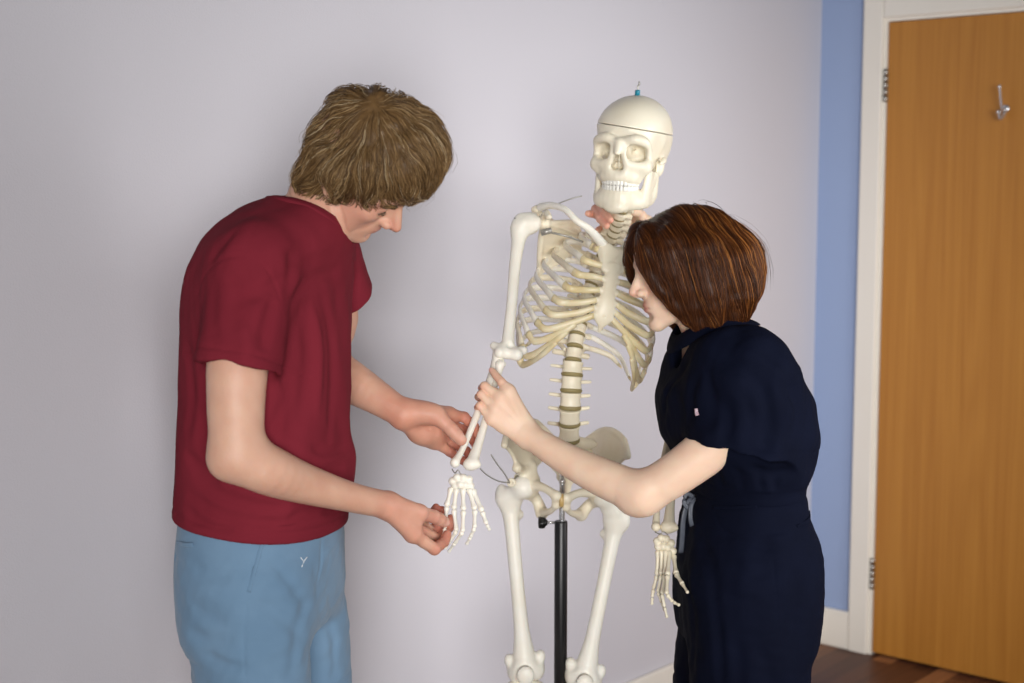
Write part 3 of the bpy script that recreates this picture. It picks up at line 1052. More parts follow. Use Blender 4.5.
v = v * V(.55, .009, .014) + PX(561.5, 500.5, 2.852)
mesh_object("pubic_disc", v, f, material("amber rubber", srgb(196, 164, 104), rough=.4, noise=(40, .4, srgb(180, 148, 92), 2)), skel)


# ---------------------------------------------------------------- legs
def femur(hd, gt, knee, med):
    hd, gt, knee = [np.asarray(q, float) for q in (hd, gt, knee)]
    ax = norm(knee - gt)
    med = norm(med - ax * (med @ ax)); fr = V(0, -1, 0); fr = norm(fr - ax * (fr @ ax))
    L = np.linalg.norm(knee - gt)
    st = gt + med * .014
    P = lambda a, b, c: st + (knee - st) * a + med * b + fr * c
    o = [ell(hd, .0238), tcone(hd, gt * .6 + hd * .4 + ax * .006, .016, .0165, .008), chain([hd, st + ax * .02], [.0150, .017], .010),
         ell(gt + ax * .008, (.0155, .018, .021), None, .012), ell(gt - ax * .006 + V(0, .006, 0), (.011, .014, .013), None, .008),
         ell(P(.13, .016, -.012), .0105, None, .010),
         chain([P(.04, .004, 0), P(.10, .0, .0), P(.18, 0, .004), P(.5, 0, .008), P(.75, 0, .006), P(.88, 0, .002), P(.96, 0, 0)], [.021, .0185, .0155, .0142, .0158, .0215, .026], .012),
         ell(P(1.0, .022, -.010), (.0185, .028, .024), None, .012), ell(P(.995, -.021, -.010), (.0175, .028, .024), None, .012),
         ell(P(.985, 0, .016), (.022, .012, .022), None, .012), ell(P(.93, .034, -.005), (.010, .012, .013), None, .010), ell(P(.93, -.033, -.005), (.009, .012, .013), None, .010),
         ell(P(1.03, 0, .020), (.006, .014, .026), None, .01, "s"), ell(P(1.05, 0, -.018), (.009, .022, .026), None, .006, "s")]
    return o


R_head, R_gt, R_knee = PX(523.5, 487, 2.905), PX(502, 494, 2.93), PX(525.5, 671, 2.91)
L_head, L_gt, L_knee = PX(604, 496, 2.91), PX(623.5, 517, 2.935), PX(584, 679, 2.91)
bone("femur", femur(R_head, R_gt, R_knee, V(1, 0, 0)), .0022)
bone("femur", femur(L_head, L_gt, L_knee, V(-1, 0, 0)), .0022)


def lower_leg(knee, lat):
    k = np.asarray(knee, float)
    zt = k[2] - .036
    an = V(k[0] + lat * .012, k[1] + .02, .115)
    top = V(k[0], k[1] + .004, zt)
    o = [ell(top + V(-.02, .0, 0), (.022, .024, .013), None, .01), ell(top + V(.02, 0, 0), (.022, .024, .013), None, .01),
         chain([top + V(0, -.002, -.012), top + V(0, -.006, -.05), (top + an) / 2 + V(0, -.004, 0), an + V(0, 0, .05), an], [.027, .0165, .0125, .0125, .0175], .012),
         ell(an + V(-lat * .018, 0, -.012), (.008, .011, .016), None, .008), ell(top + V(0, -.024, -.04), (.010, .008, .012), None, .008)]
    bone("tibia", o, .0024)
    bone("fibula", [chain([top + V(lat * .036, .014, -.03), (top + an) / 2 + V(lat * .036, .012, 0), an + V(lat * .026, .004, .02), an + V(lat * .025, 0, -.024)], [.010, .006, .0065, .009], 0, None, 16)], .0024)
    bone("patella", [ell(k + V(0, -.040, .004), (.018, .009, .020), None)], .0024)
    # foot
    o = [ell(an + V(0, 0, -.030), (.019, .026, .016), None, .006), chain([an + V(lat * .004, .055, -.058), an + V(lat * .004, .01, -.052)], [.021, .018], .01),
         chain([an + V(0, -.02, -.045), an + V(0, -.06, -.056)], [.018, .02], .008, ((0, 0, 1), .7))]
    ft = bone("foot", o, .0026)
    for j in range(5):
        x = (j - 1.6) * .0135 * lat
        a = an + V(x * .75, -.070, -.058 - .004 * j); b = an + V(x * 1.15, -.128 + .006 * j, -.074); c = an + V(x * 1.25, -.175 + .011 * j - (.008 if j == 0 else 0), -.079)
        bone("metatarsal", [chain([a, (a + b) / 2, b], [.0075, .005, .0065], 0)], .0026, None, ft)
        m = b + (c - b) * .6
        bone("toe_bone", [chain([b + (c - b) * .1, (b + m) / 2, m], [.006, .004, .005], 0), chain([m + (c - b) * .05, c], [.005, .0045], 0)], .0026, None, ft)


lower_leg(R_knee, -1.0)
lower_leg(L_knee, 1.0)
# hip screw and wires
v, f = lathe([(.0001, -.004), (.0085, -.004), (.0095, 0), (.009, .004), (.004, .005), (.0035, .002), (.0001, .002)], PX(511.5, 482.5, 2.885), norm(V(-.25, -1, .1)), 20)
mesh_object("hip_screw", v, f, M_bone2, skel)
tube_object("hip_wire", spline([PX(510, 483, 2.88), PX(504, 473, 2.87), PX(497, 464, 2.865), PX(491, 454.5, 2.86)], 14), .0014, M_wire, skel, 6)
tube_object("hip_wire", spline([PX(510, 483, 2.88), PX(498, 481, 2.87), PX(487, 475, 2.86), PX(480, 468.5, 2.855)], 14), .0014, M_wire, skel, 6)


# ---------------------------------------------------------------- skull
SK_O = PX(631, 155.5, 2.915)
SK_R = rot("Y", 5) @ rot("Z", -20) @ rot("X", 4)
SK_S = 1.0


def SKW(v):
    return SK_O + (np.asarray(v) * SK_S) @ SK_R.T


def skull_ops():
    o = [ell((0, .020, .050), (.072, .092, .069)), ell((0, -.030, .045), (.058, .052, .050), None, .03), ell((0, .06, .02), (.058, .052, .048), None, .03),
         rbox((0, .02, -.005), (.050, .065, .03), .025, None, .02)]
    for s in (-1, 1):
        o += [chain([(s * .010, -.086, .029), (s * .030, -.087, .034), (s * .048, -.074, .028), (s * .0535, -.060, .012)], [.0095, .010, .0095, .0075], .010),
              chain([(s * .0535, -.060, .012), (s * .0545, -.060, -.004), (s * .049, -.067, -.018)], [.0075, .0085, .0115], .008),
              chain([(s * .049, -.067, -.018), (s * .058, -.050, -.013), (s * .066, -.020, -.010), (s * .066, .006, -.005)], [.0115, .0080, .0055, .0065], .006),
              chain([(s * .047, -.070, -.017), (s * .030, -.084, -.016), (s * .018, -.089, -.010)], [.0115, .0090, .006], .009),
              tri((s * .044, -.070, -.020), (s * .022, -.086, -.014), (s * .028, -.080, -.040), .008, .008),
              chain([(s * .011, -.087, .026), (s * .0125, -.092, .006), (s * .0165, -.090, -.016), (s * .016, -.089, -.030)], [.0085, .0075, .0065, .0075], .006),
              chain([(s * .044, -.066, -.022), (s * .034, -.066, -.042)], [.012, .010], .008),
              ell((s * .050, .030, -.018), (.012, .015, .022), None, .01)]
    o += [chain([(0, -.093, .026), (0, -.098, .015), (0, -.103, .007)], [.0095, .0080, .0060], .006),
          rbox((0, -.060, -.032), (.031, .031, .020), .014, None, .012)]
    arc = [(.031 * math.sin(a), -.058 - .034 * math.cos(a), -.039) for a in np.linspace(-1.6, 1.6, 13)]
    o.append(chain(arc, [.0088] * 13, .008, ((0, 0, 1), 1.25), 0))
    for s in (-1, 1):
        # eye sockets: rounded squares narrowing backwards, closed behind
        o += [rbox((s * .0325, -.082, .008), (.0165, .018, .0140), .011, rot("Y", s * 10) @ rot("Z", s * -14), .005, "s"),
              tcone((s * .0315, -.070, .008), (s * .0285, -.058, .009), .0125, .0110, .006, None, "s"),
              tcone((s * .0235, -.064, .014), (s * .018, -.045, .015), .0030, .0026, .001, None, "s"),
              tcone((s * .0290, -.062, -.003), (s * .0370, -.060, .004), .0014, .0012, .001, None, "s"),
              ell((s * .0715, -.040, .012), (.0115, .030, .032), None, .014, "s"),
              tcone((s * .055, -.042, -.014), (s * .049, -.030, -.034), .0095, .0095, .006, None, "s"),
              tcone((s * .075, .012, -.006), (s * .04, .012, -.006), .0035, .003, .002, None, "s"),
              tri((s * .038, -.040, .010), (s * .020, -.036, .014), (s * .030, -.040, -.012), .006, .004),
              tri((s * .0505, -.060, .020), (s * .0505, -.060, -.008), (s * .043, -.036, .006), .0035, .003)]
    o += [tcone((0, -.112, -.001), (0, -.076, -.001), .0045, .0045, .003, None, "s"), tcone((0, -.112, -.006), (0, -.074, -.006), .0060, .0060, .003, None, "s"), tcone((0, -.112, -.010), (0, -.074, -.010), .0078, .0075, .003, None, "s")]
    for s in (-1, 1):
        o.append(tcone((s * .0060, -.112, -.0195), (s * .0060, -.072, -.0195), .0066, .006, .003, None, "s"))
    o.append(tcone((0, -.084, .002), (0, -.080, -.026), .0014, .0018, .001))
    o.append(ell((0, .02, -.055), (.03, .04, .025), None, .01, "s"))
    return o


cut_p, cut_n = V(0, 0, .0525), norm(V(.085, .06, 1))
ops = skull_ops()
vs_, q = surface(ops + [halfspace(cut_p - cut_n * .0006, cut_n, .0008)], .0014)
skull = mesh_object("skull", SKW(relax(vs_, q, 1)), q, M_skullin, skel)
vs_, q = surface(ops + [halfspace(cut_p + cut_n * .0006, -cut_n, .0008)], .0014)
mesh_object("skull_cap", SKW(relax(vs_, q, 1)), q, M_skullin, skull)
# mandible
o = []
arc = [(.0385 * math.sin(a) * (1 + .26 * abs(math.sin(a))), -.043 - .045 * math.cos(a), -.094 + .005 * abs(a)) for a in np.linspace(-1.7, 1.7, 15)]
o.append(chain(arc, [.0085] * 15, .006, ((0, 0, 1), 1.5), 0))
arc1 = [(.036 * math.sin(a) * (1 + .16 * abs(math.sin(a))), -.050 - .038 * math.cos(a), -.082) for a in np.linspace(-1.7, 1.7, 15)]
o.append(chain(arc1, [.0078] * 15, .008, ((0, 0, 1), 1.6), 0))
arc2 = [(.031 * math.sin(a) * (1 + .08 * abs(math.sin(a))), -.056 - .031 * math.cos(a), -.071) for a in np.linspace(-1.7, 1.7, 13)]
o.append(chain(arc2, [.0072] * 13, .008, ((0, 0, 1), 1.4), 0))
o += [ell((0, -.090, -.100), (.019, .009, .010), None, .010)]
for s in (-1, 1):
    o += [chain([(s * .048, -.034, -.086), (s * .053, -.012, -.080), (s * .055, .000, -.058), (s * .055, .006, -.026), (s * .054, .008, -.012)], [.011, .012, .0095, .0065, .0065], .008, ((1, 0, 0), .55)),
          chain([(s * .047, -.044, -.074), (s * .050, -.040, -.050), (s * .051, -.036, -.022)], [.015, .012, .006], .010, ((1, 0, 0), .45)),
          tri((s * .046, -.058, -.074), (s * .050, -.048, -.030), (s * .052, -.012, -.050), .0042, .006),
          tri((s * .048, -.052, -.080), (s * .054, -.002, -.076), (s * .053, -.006, -.034), .0045, .006),
          tri((s * .048, -.052, -.080), (s * .051, -.040, -.030), (s * .053, -.006, -.034), .0045, .006)]
vs_, q = surface(o, .0014)
mesh_object("mandible", SKW(relax(vs_, q, 1)), q, M_skullin, skull)
# teeth
for up in (1, -1):
    for i in range(14):
        a = (i - 6.5) * (.225 if up > 0 else .222)
        rr = .0325 if up > 0 else .0315
        ki = abs(i - 6.5)
        wd = .0043 if ki < 1 else (.0036 if ki < 3 else .0045)
        if up < 0 and ki < 2:
            wd = .0032
        cx, cy = rr * math.sin(a), -.058 - (.0365 if up > 0 else .0345) * math.cos(a)
        zc = -.0505 if up > 0 else -.0615
        Rz = rot("Z", math.degrees(math.atan2(rr * math.sin(a), (.0365) * math.cos(a))))
        oo = [rbox((0, 0, 0), (wd, .0032 + .0004 * ki, .0058 if up > 0 else .0054), .0022)]
        v, q = surface(oo, .0011)
        v = v @ Rz.T + V(cx, cy, zc)
        mesh_object("tooth", SKW(v), q, M_tooth, skull)
# cap, hook
v, f = lathe([(.0001, 0), (.0052, 0), (.0052, .009), (.004, .011), (.0001, .011)], SKW((0, .012, .1185)), SK_R @ V(0, 0, 1), 16)
mesh_object("skull_plug", v, f, M_teal, skull)
hk = [SKW((0, .012, .128)), SKW((0, .012, .137)), SKW((.003, .012, .141)), SKW((.001, .012, .146))]
tube_object("skull_hook", spline(hk, 12), .0017, M_wire, skull, 8)

# ---------------------------------------------------------------- stand
stand = empty("skeleton_stand", PX(561, 520, 2.93) * V(1, 1, 0), "black pole stand with a side knob holding up the skeleton", "stand")
sx_, sy_ = stand.location.x, stand.location.y
ptop = PX(561, 521, 2.93)[2]
v, f = lathe([(.0001, .06), (.0135, .06), (.0135, ptop - .002), (.0125, ptop), (.0075, ptop), (.0001, ptop - .001)], (sx_, sy_, 0), n=28)
mesh_object("pole", v, f, M_black, stand)
rtop = PX(562, 482, 2.93)[2]
v1 = lathe([(.0062, ptop - .1), (.0062, rtop - .03), (.0055, rtop - .028), (.0055, rtop)], (sx_ + .002, sy_, 0), n=20)
v2 = lathe([(.0001, rtop - .002), (.0068, rtop - .002), (.0068, rtop + .003), (.004, rtop + .009), (.0001, rtop + .010)], (sx_ + .002, sy_, 0), n=20)
vv, ff = join_vf([v1, v2]); mesh_object("rod", vv, ff, M_chrome, stand)
# rod bracket up to the sacrum
tube_object("bracket", spline([V(sx_ + .002, sy_, rtop - .005), V(sx_ + .004, sy_ + .03, rtop + .03), S0 * .5 + S1 * .5 + V(0, .03, 0)], 12), .0045, M_chrome, stand, 10)
kz = PX(546, 522.5, 2.93)[2]
v1 = lathe([(.003, 0), (.003, .020)], (sx_ - .012, sy_, kz), (-1, 0, 0), 12)
kb = mesh_object("clamp_screw", *v1, M_chrome, stand)
kv = []
prof = [(.0001, .016), (.006, .016), (.007, .019), (.0125, .0215), (.0135, .026), (.0135, .031), (.0115, .0345), (.0001, .0355)]
v, f = lathe(prof, (0, 0, 0), (-1, 0, 0), 40)
rr = np.hypot(v[:, 1], v[:, 2]); an_ = np.arctan2(v[:, 2], v[:, 1])
g = 1 - .10 * (rr > .009) * (0.5 + 0.5 * np.cos(an_ * 7))
v[:, 1] *= g; v[:, 2] *= g
mesh_object("knob", v + V(sx_ - .012, sy_, kz), f, M_knob, stand)
for i in range(5):
    a = math.radians(18 + 72 * i)
    d = V(math.cos(a), math.sin(a), 0)
    p = np.array([V(sx_, sy_, .085) + d * .012, V(sx_, sy_, .075) + d * .12, V(sx_, sy_, .062) + d * .24])
    v1 = sweep(p, [.017, .014, .012], [.012, .010, .008], np.cross(d, UP), 10)
    lg = mesh_object("leg", *v1, M_black, stand)
    c = V(sx_, sy_, .025) + d * .235
    t = np.cross(d, UP)
    w1 = lathe([(.0001, -.017), (.022, -.017), (.025, -.013), (.025, -.003), (.022, -.002), (.012, -.002), (.012, .002), (.022, .002), (.025, .003), (.025, .013), (.022, .017), (.0001, .017)], c, t, 24)
    w2 = lathe([(.0055, 0), (.0055, .045)], c + V(0, 0, 0) , UP, 12)
    vv, ff = join_vf([w1, w2]); mesh_object("caster", vv, ff, M_knob, lg)
v, f = lathe([(.0001, .05), (.030, .05), (.034, .06), (.034, .095), (.026, .105), (.0001, .105)], (sx_, sy_, 0), n=28)
mesh_object("hub", v, f, M_black, stand)
# ================================================================== PEOPLE: shared shapes
def skin_mat(name, c, c2, bump=.0005):
    m = material(name, c, rough=0.5, spec=0.4, sss=0.22, sss_col=(.016, .006, .003), tint=True, noise=(26, 0.5, c2, 4), bump=[(420, bump * .5, 2, (1, 1, 1)), (90, bump, 3, (1, 1, 1))])
    return m


class Frame:
    """local axes -> world: x forward, y to the person's left, z up"""
    def __init__(s, o, R, sc=1.0):
        s.o, s.R, s.s = np.asarray(o, float), np.asarray(R, float), sc
        s.jaw = 1.0        # shortens the lower face

    def p(s, x, y, z):
        if z < -.04 and x > .03:
            z = -.04 + (z + .04) * s.jaw
        return s.o + s.R @ (V(x, y, z) * s.s)

    def ell(s, c, r, R=None, k=0.0, mode="u"):
        Rm = s.R if R is None else s.R @ R
        r = V(r, r, r) if np.ndim(r) == 0 else V(*r)
        return ell(s.p(*c), r * s.s, Rm, k * s.s, mode)

    def tc(s, a, b, ra, rb, k=0.0, flat=None, mode="u"):
        return tcone(s.p(*a), s.p(*b), ra * s.s, rb * s.s, k * s.s, None if flat is None else (s.R @ V(*flat[0]), flat[1]), mode)

    def ch(s, pts, rr, k=0.0, flat=None, n=None):
        return chain([s.p(*q) for q in pts], [r * s.s for r in rr], k * s.s, None if flat is None else (s.R @ V(*flat[0]), flat[1]), n)


def loft(rows, k=0.0, yaw=0.0, n=2.3):
    """upright body: rows of (z, cx, cy, rx, ry), oval section turned by yaw"""
    rows = sorted(rows)
    A = np.array(rows, float)
    zs = np.linspace(A[0, 0], A[-1, 0], 160)
    m = len(A); h = np.diff(A[:, 0])

    def smooth(v):
        sl = np.gradient(v, A[:, 0])
        i = np.clip(np.searchsorted(A[:, 0], zs) - 1, 0, m - 2)
        t = (zs - A[i, 0]) / h[i]
        return (2 * t ** 3 - 3 * t ** 2 + 1) * v[i] + (t ** 3 - 2 * t ** 2 + t) * h[i] * sl[i] + (3 * t ** 2 - 2 * t ** 3) * v[i + 1] + (t ** 3 - t ** 2) * h[i] * sl[i + 1]
    cx, cy, rx, ry = [smooth(A[:, q]) for q in range(1, 5)]
    c, s_ = math.cos(yaw), math.sin(yaw)
    R = max(A[:, 3].max(), A[:, 4].max()) * 1.05
    lo = V(A[:, 1].min() - R, A[:, 2].min() - R, zs[0]); hi = V(A[:, 1].max() + R, A[:, 2].max() + R, zs[-1])

    def fn(X, Y, Z):
        zf = np.clip(Z, zs[0], zs[-1])
        x = X - np.interp(zf.ravel(), zs, cx).reshape(zf.shape); y = Y - np.interp(zf.ravel(), zs, cy).reshape(zf.shape)
        a = np.interp(zf.ravel(), zs, rx).reshape(zf.shape); b = np.interp(zf.ravel(), zs, ry).reshape(zf.shape)
        u = (x * c + y * s_); v = (-x * s_ + y * c)
        q = (np.abs(u / a) ** n + np.abs(v / b) ** n + 1e-9) ** (1 / n)
        rad = np.sqrt(u * u + v * v)
        d1 = rad * (1 - 1 / q)
        d2 = np.maximum(Z - zs[-1], zs[0] - Z) + 0 * d1
        e = 0.02
        d1 = d1 + e; d2 = d2 + e
        return np.sqrt(np.maximum(d1, 0) ** 2 + np.maximum(d2, 0) ** 2) + np.minimum(np.maximum(d1, d2), 0) - e
    return Op(lo, hi, fn, "u", k)


def fold(pts, w, a):
    """a crease (a>0 carves, a<0 raises) along a polyline, width w"""
    P = [np.asarray(p, float) for p in pts]
    if len(P) > 2:
        P = list(spline(P, (len(P) - 1) * 4))
    A = np.array(P)
    pad = w * 2.6

    def fn(X, Y, Z, d):
        best = None
        for i in range(len(P) - 1):
            p, q = P[i], P[i + 1]
            ba = q - p; L2 = max(float(ba @ ba), 1e-12)
            x, y, z = X - p[0], Y - p[1], Z - p[2]
            t = np.clip((x * ba[0] + y * ba[1] + z * ba[2]) / L2, 0, 1)
            e = (x - t * ba[0]) ** 2 + (y - t * ba[1]) ** 2 + (z - t * ba[2]) ** 2
            tt = (i + t) / (len(P) - 1)
            g = np.exp(-e / (w * w)) * np.minimum(1, 4 * np.minimum(tt + .02, 1.02 - tt))
            best = g if best is None else np.maximum(best, g)
        return a * best
    return Op(A.min(0) - pad, A.max(0) + pad, fn, "d", 0.0)


def hit(ops, px, py, D0=1.9, D1=3.1):
    """first point of a field met by the sight line of a pixel"""
    Ds = np.linspace(D0, D1, 400)
    P = np.array([PX(px, py, D) for D in Ds])
    d = evalpts(ops, P)
    i = np.nonzero(d < 0)[0]
    if not len(i):
        return P[int(np.argmin(d))]
    i = i[0]
    if i == 0:
        return P[0]
    t = d[i - 1] / (d[i - 1] - d[i])
    return P[i - 1] * (1 - t) + P[i] * t


def folds_on(ops, lines):
    """lines of (pixel polyline, width, depth) laid on the cloth"""
    return [fold([hit(ops, x, y) for x, y in pts], w, a) for pts, w, a in lines]


def seam_on(ops, pts, n=24, off=.0004):
    q = spline([hit(ops, x, y) for x, y in pts], n)
    for _ in range(5):
        q = q - gradpts(ops, q) * evalpts(ops, q)[:, None]
    return q + gradpts(ops, q) * off


def wrinkles(lo, hi, seed, lam, amp, stretch=(1, 1, 1), mask=None):
    def fn(X, Y, Z, d):
        v = sines(seed, 7, lam, (X, Y, Z), 1.0, stretch)
        v = amp * (np.abs(v) - .6) + 0 * d
        if mask is not None:
            v = v * mask(X, Y, Z)
        return v * np.exp(-(d / .03) ** 2)
    return Op(lo, hi, fn, "d", 0.0)


def human_hand(wrist, fingers, thumb, rf, rt, rw, palm_side, k=.010, palm_k=.016, flat=.8):
    """fingers: four chains MCP..tip; thumb: CMC, MCP, IP, tip; palm_side: unit vector out of the palm"""
    ops = []
    mcp = [np.asarray(f[0], float) for f in fingers]
    wrist = np.asarray(wrist, float)
    palm = []
    n = norm(palm_side)
    for i, m in enumerate(mcp):
        f = .5 - i / 3.0
        acr = norm(mcp[0] - mcp[3])
        w = wrist + acr * f * rw * 1.1
        palm.append(tcone(w, m - norm(m - w) * .004, rw * .62, rf[i][0] * 1.12, .014, None))
    for i in range(3):
        palm.append(tri(wrist, mcp[i], mcp[i + 1], rf[1][0] * .92, .010))
    th = [np.asarray(t, float) for t in thumb]
    palm.append(tcone(wrist * .6 + th[0] * .4, th[1], rt[0], rt[1] * 1.05, .014))
    palm.append(tri(th[0], th[1], mcp[0], rf[0][0] * .72, .014))
    palm.append(ell(wrist * .35 + mcp[3] * .65 + n * .005, rf[3][0] * 1.35, None, .014))
    ops.append(group(palm, k))
    fg = []
    for i, f in enumerate(fingers):
        P = [np.asarray(q, float) for q in f]
        r = rf[i]
        one = []
        # phalanges with a slight waist between the joints
        for j in range(3):
            a, b = P[j], P[j + 1]
            m = (a + b) / 2
            rm = (r[j] + r[j + 1]) / 2 * (.95 if j < 2 else 1.0)
            one += [tcone(a, m, r[j], rm, .003), tcone(m, b, rm, r[j + 1], .003)]
        fg.append(group(one, .0022))
    one = []
    for j in range(1, 3):
        a, b = th[j], th[j + 1]; m = (a + b) / 2
        rm = (rt[j] + rt[j + 1]) / 2 * (.97 if j == 1 else 1.04)
        one += [tcone(a, m, rt[j], rm, .003), tcone(m, b, rm, rt[j + 1], .003)]
    fg.append(group(one, .0022))
    ops.append(group(fg, palm_k * .55))
    return ops


def nail_op(tip, prev, out, r):
    """a shallow raised nail on the outer face of the last joint"""
    tip, prev, out = np.asarray(tip, float), np.asarray(prev, float), norm(out)
    ax = norm(tip - prev); out = norm(out - ax * (out @ ax))
    sd = np.cross(ax, out)
    c = tip - ax * r * .15 + out * r * .72
    return ell(c, (r * 1.05, r * .80, r * .30), np.stack([ax, sd, out], 1), .0006), c


def head_ops(f, female=False, nose=1.0, closed=False):
    """f: Frame with origin between the ears"""
    o = [f.ell((.000, 0, .048), (.097, .076, .078)), f.ell((-.03, 0, .035), (.066, .070, .070), None, .02),
         f.ell((.052, 0, .030), (.046, .060, .058), None, .03),
         f.ell((.050, 0, -.025), (.044, .054, .062), None, .025),
         f.ell((.058, 0, -.062), (.032, .038, .040), None, .02)]
    jw = .050 if not female else .046
    for s in (-1, 1):
        o += [f.ch([(.000, s * .060, -.012), (.004, s * jw, -.050), (.040, s * jw * .78, -.078), (.076, s * .012, -.098)], [.018, .016, .0145, .0135], .018),
              f.ell((.064, s * .044, -.018), (.026, .022, .022), None, .02),
              f.ch([(.094, s * .010, .018), (.092, s * .034, .024), (.076, s * .056, .016)], [.008, .0095, .008], .012),
              f.ell((.040, s * .045, -.050), (.030, .018, .030), None, .02)]
    o += [f.ell((.082, 0, -.101), (.0145, .019, .0145), None, .012), f.ell((.079, 0, -.062), (.020, .029, .024), None, .015)]
    for s in (-1, 1):
        o += [f.ell((.099, s * .034, .004), (.012, .018, .0115), None, .012, "s")]
    for s in (-1, 1):
        if closed:
            o.append(f.ell((.0800, s * .0325, .002), (.0150, .0185, .0150), None, .006))
            continue
        o += [f.ell((.0800, s * .0325, .003), (.0138, .0155, .0135), None, .004),
              f.tc((.0955, s * .022, -.0030), (.089, s * .045, -.0022), .0012, .0010, .0012, None, "s")]
    # nose
    o += [f.ch([(.094, 0, .018), (.101, 0, .004), (.1085 + .002 * nose, 0, -.010), (.117 + .004 * nose, 0, -.0265)], [.0110, .0090, .0086, .0094], .010),
          f.tc((.090, 0, .004), (.098, 0, -.030), .0115, .0125, .008), f.ell((.110, 0, -.034), (.010, .006, .006), None, .006)]
    for s in (-1, 1):
        o += [f.ell((.106, s * .0125, -.0315), (.0105, .0066, .0078), None, .006),
              f.ell((.111, s * .0065, -.0385), (.0048, .0030, .0036), None, .002, "s")]
    # mouth
    o += [f.ch([(.086, -.024, -.0630), (.0955, -.010, -.0585), (.0978, 0, -.0595), (.0955, .010, -.0585), (.086, .024, -.0630)], [.0030, .0050, .0050, .0050, .0030], .005),
          f.ch([(.086, -.022, -.0665), (.0945, -.009, -.0700), (.0960, 0, -.0705), (.0945, .009, -.0700), (.086, .022, -.0665)], [.0030, .0056, .0060, .0056, .0030], .005),
          f.ch([(.089, -.025, -.0645), (.0995, -.010, -.0645), (.102, 0, -.0650), (.0995, .010, -.0645), (.089, .025, -.0645)], [.0009, .0012, .0012, .0012, .0009], 0)]
    o[-1].mode = "s"; o[-1].k = .0018
    o += [f.ell((.098, 0, -.083), (.008, .016, .0065), None, .010, "s")]
    # ears
    for s in (-1, 1):
        Re = rot("Z", -s * 18) @ rot("Y", 12)
        o += [f.ell((-.008, s * .079, .006), (.0175, .0065, .030), Re, .004), f.ell((-.002, s * .079, -.022), (.0090, .0060, .0110), Re, .005),
              f.ell((-.004, s * .0850, .006), (.0105, .0050, .0200), Re, .003, "s"), f.ell((.004, s * .079, -.002), (.005, .0055, .007), Re, .003)]
    return o


def face_parts(f, parent, iris, brow_mat, thick=1.0, closed=False):
    """eyes with iris, brows, lashes"""
    M_eye = material("eye white", srgb(226, 220, 214), rough=.15, noise=(60, .4, srgb(214, 202, 196), 2))
    M_iris = material("iris", iris, rough=.1, noise=(200, .5, tuple(c * .5 for c in iris[:3]) + (1,), 2))
    for s in (-1, 1):
        if closed:
            rngl = np.random.RandomState(8); pcs = []
            for t in np.linspace(-.85, .85, 26):
                x = .080 + .0152 * math.sqrt(max(.02, 1 - t * t * .8 - .16)); y = s * (.0325 + .0165 * t); z = -.0045 - .002 * (1 - t * t)
                a = f.p(x - .001, y, z); b = f.p(x + .0045, y + s * .002 * t, z - .0035 + rngl.normal() * .0004)
                pcs.append(sweep(np.array([a, (a + b) / 2 + f.R @ V(0, 0, -.0006), b]), [.0004, .0004, .0001], [.0004, .0004, .0001], f.R @ V(0, 1, 0), 3))
            vv, ff = join_vf(pcs); mesh_object("eyelashes", vv, ff, brow_mat, parent)
        v, q = surface([f.ell((.0785, s * .0325, .002), .0120)], .0014)
        if not closed:
            e = mesh_object("eye", v, q, M_eye, parent)
            v, q = surface([f.ell((.0890, s * .0320, -.0018), (.0022, .0048, .0048))], .0008)
            mesh_object("iris", v, q, M_iris, e)
        vs, fs = [], []
        rng = np.random.RandomState(3 + s)
        pieces = []
        for t in np.linspace(0, 1, 46):
            for r in range(3):
                x = .102 - .020 * t ** 1.4 + rng.normal() * .0006; y = s * (.012 + .042 * t); z = .0225 + .009 * math.sin(t * 2.2) + rng.normal() * .0022
                a = f.p(x, y, z); b = f.p(x - .001 - .003 * t, y + s * .007, z + .004 * (1 - t) - .001)
                pieces.append(sweep(np.array([a, (a + b) / 2 + f.R @ V(.0006, 0, 0), b]), [.0005 * thick, .0005 * thick, .0002], [.0005 * thick, .0005 * thick, .0002], f.R @ V(0, 0, 1), 3))
        vv, ff = join_vf(pieces)
        # settle the brow hairs on the skin
        mesh_object("eyebrow", vv, ff, brow_mat, parent)


def tint_fn(base, spots, seed=1, var=.06, lam=.035):
    """base colour with soft regions: spots of (centre, radius, colour, strength)"""
    base = np.array(base[:3])

    def fn(P):
        c = np.repeat(base[None], len(P), 0)
        nz = sines(seed, 8, lam, (P[:, 0], P[:, 1], P[:, 2]))
        c = c * (1 + var * nz[:, None] * np.array([.5, 1.0, 1.0]))
        for ctr, r, col, st in spots:
            ctr = np.asarray(ctr, float)
            if ctr.ndim == 2:
                d = np.full(len(P), 9.0)
                for a, b in zip(ctr[:-1], ctr[1:]):
                    ba = b - a; t = np.clip(((P - a) @ ba) / (ba @ ba), 0, 1)
                    d = np.minimum(d, np.linalg.norm(P - a - t[:, None] * ba, axis=1))
            else:
                d = np.linalg.norm(P - ctr, axis=1)
            w = st * np.clip(1.5 - d / r, 0, 1)
            w = w * w * (3 - 2 * w) if st == 1 else w
            c = c * (1 - w[:, None]) + np.array(col[:3])[None] * w[:, None]
        return np.clip(c, 0, 1)
    return fn


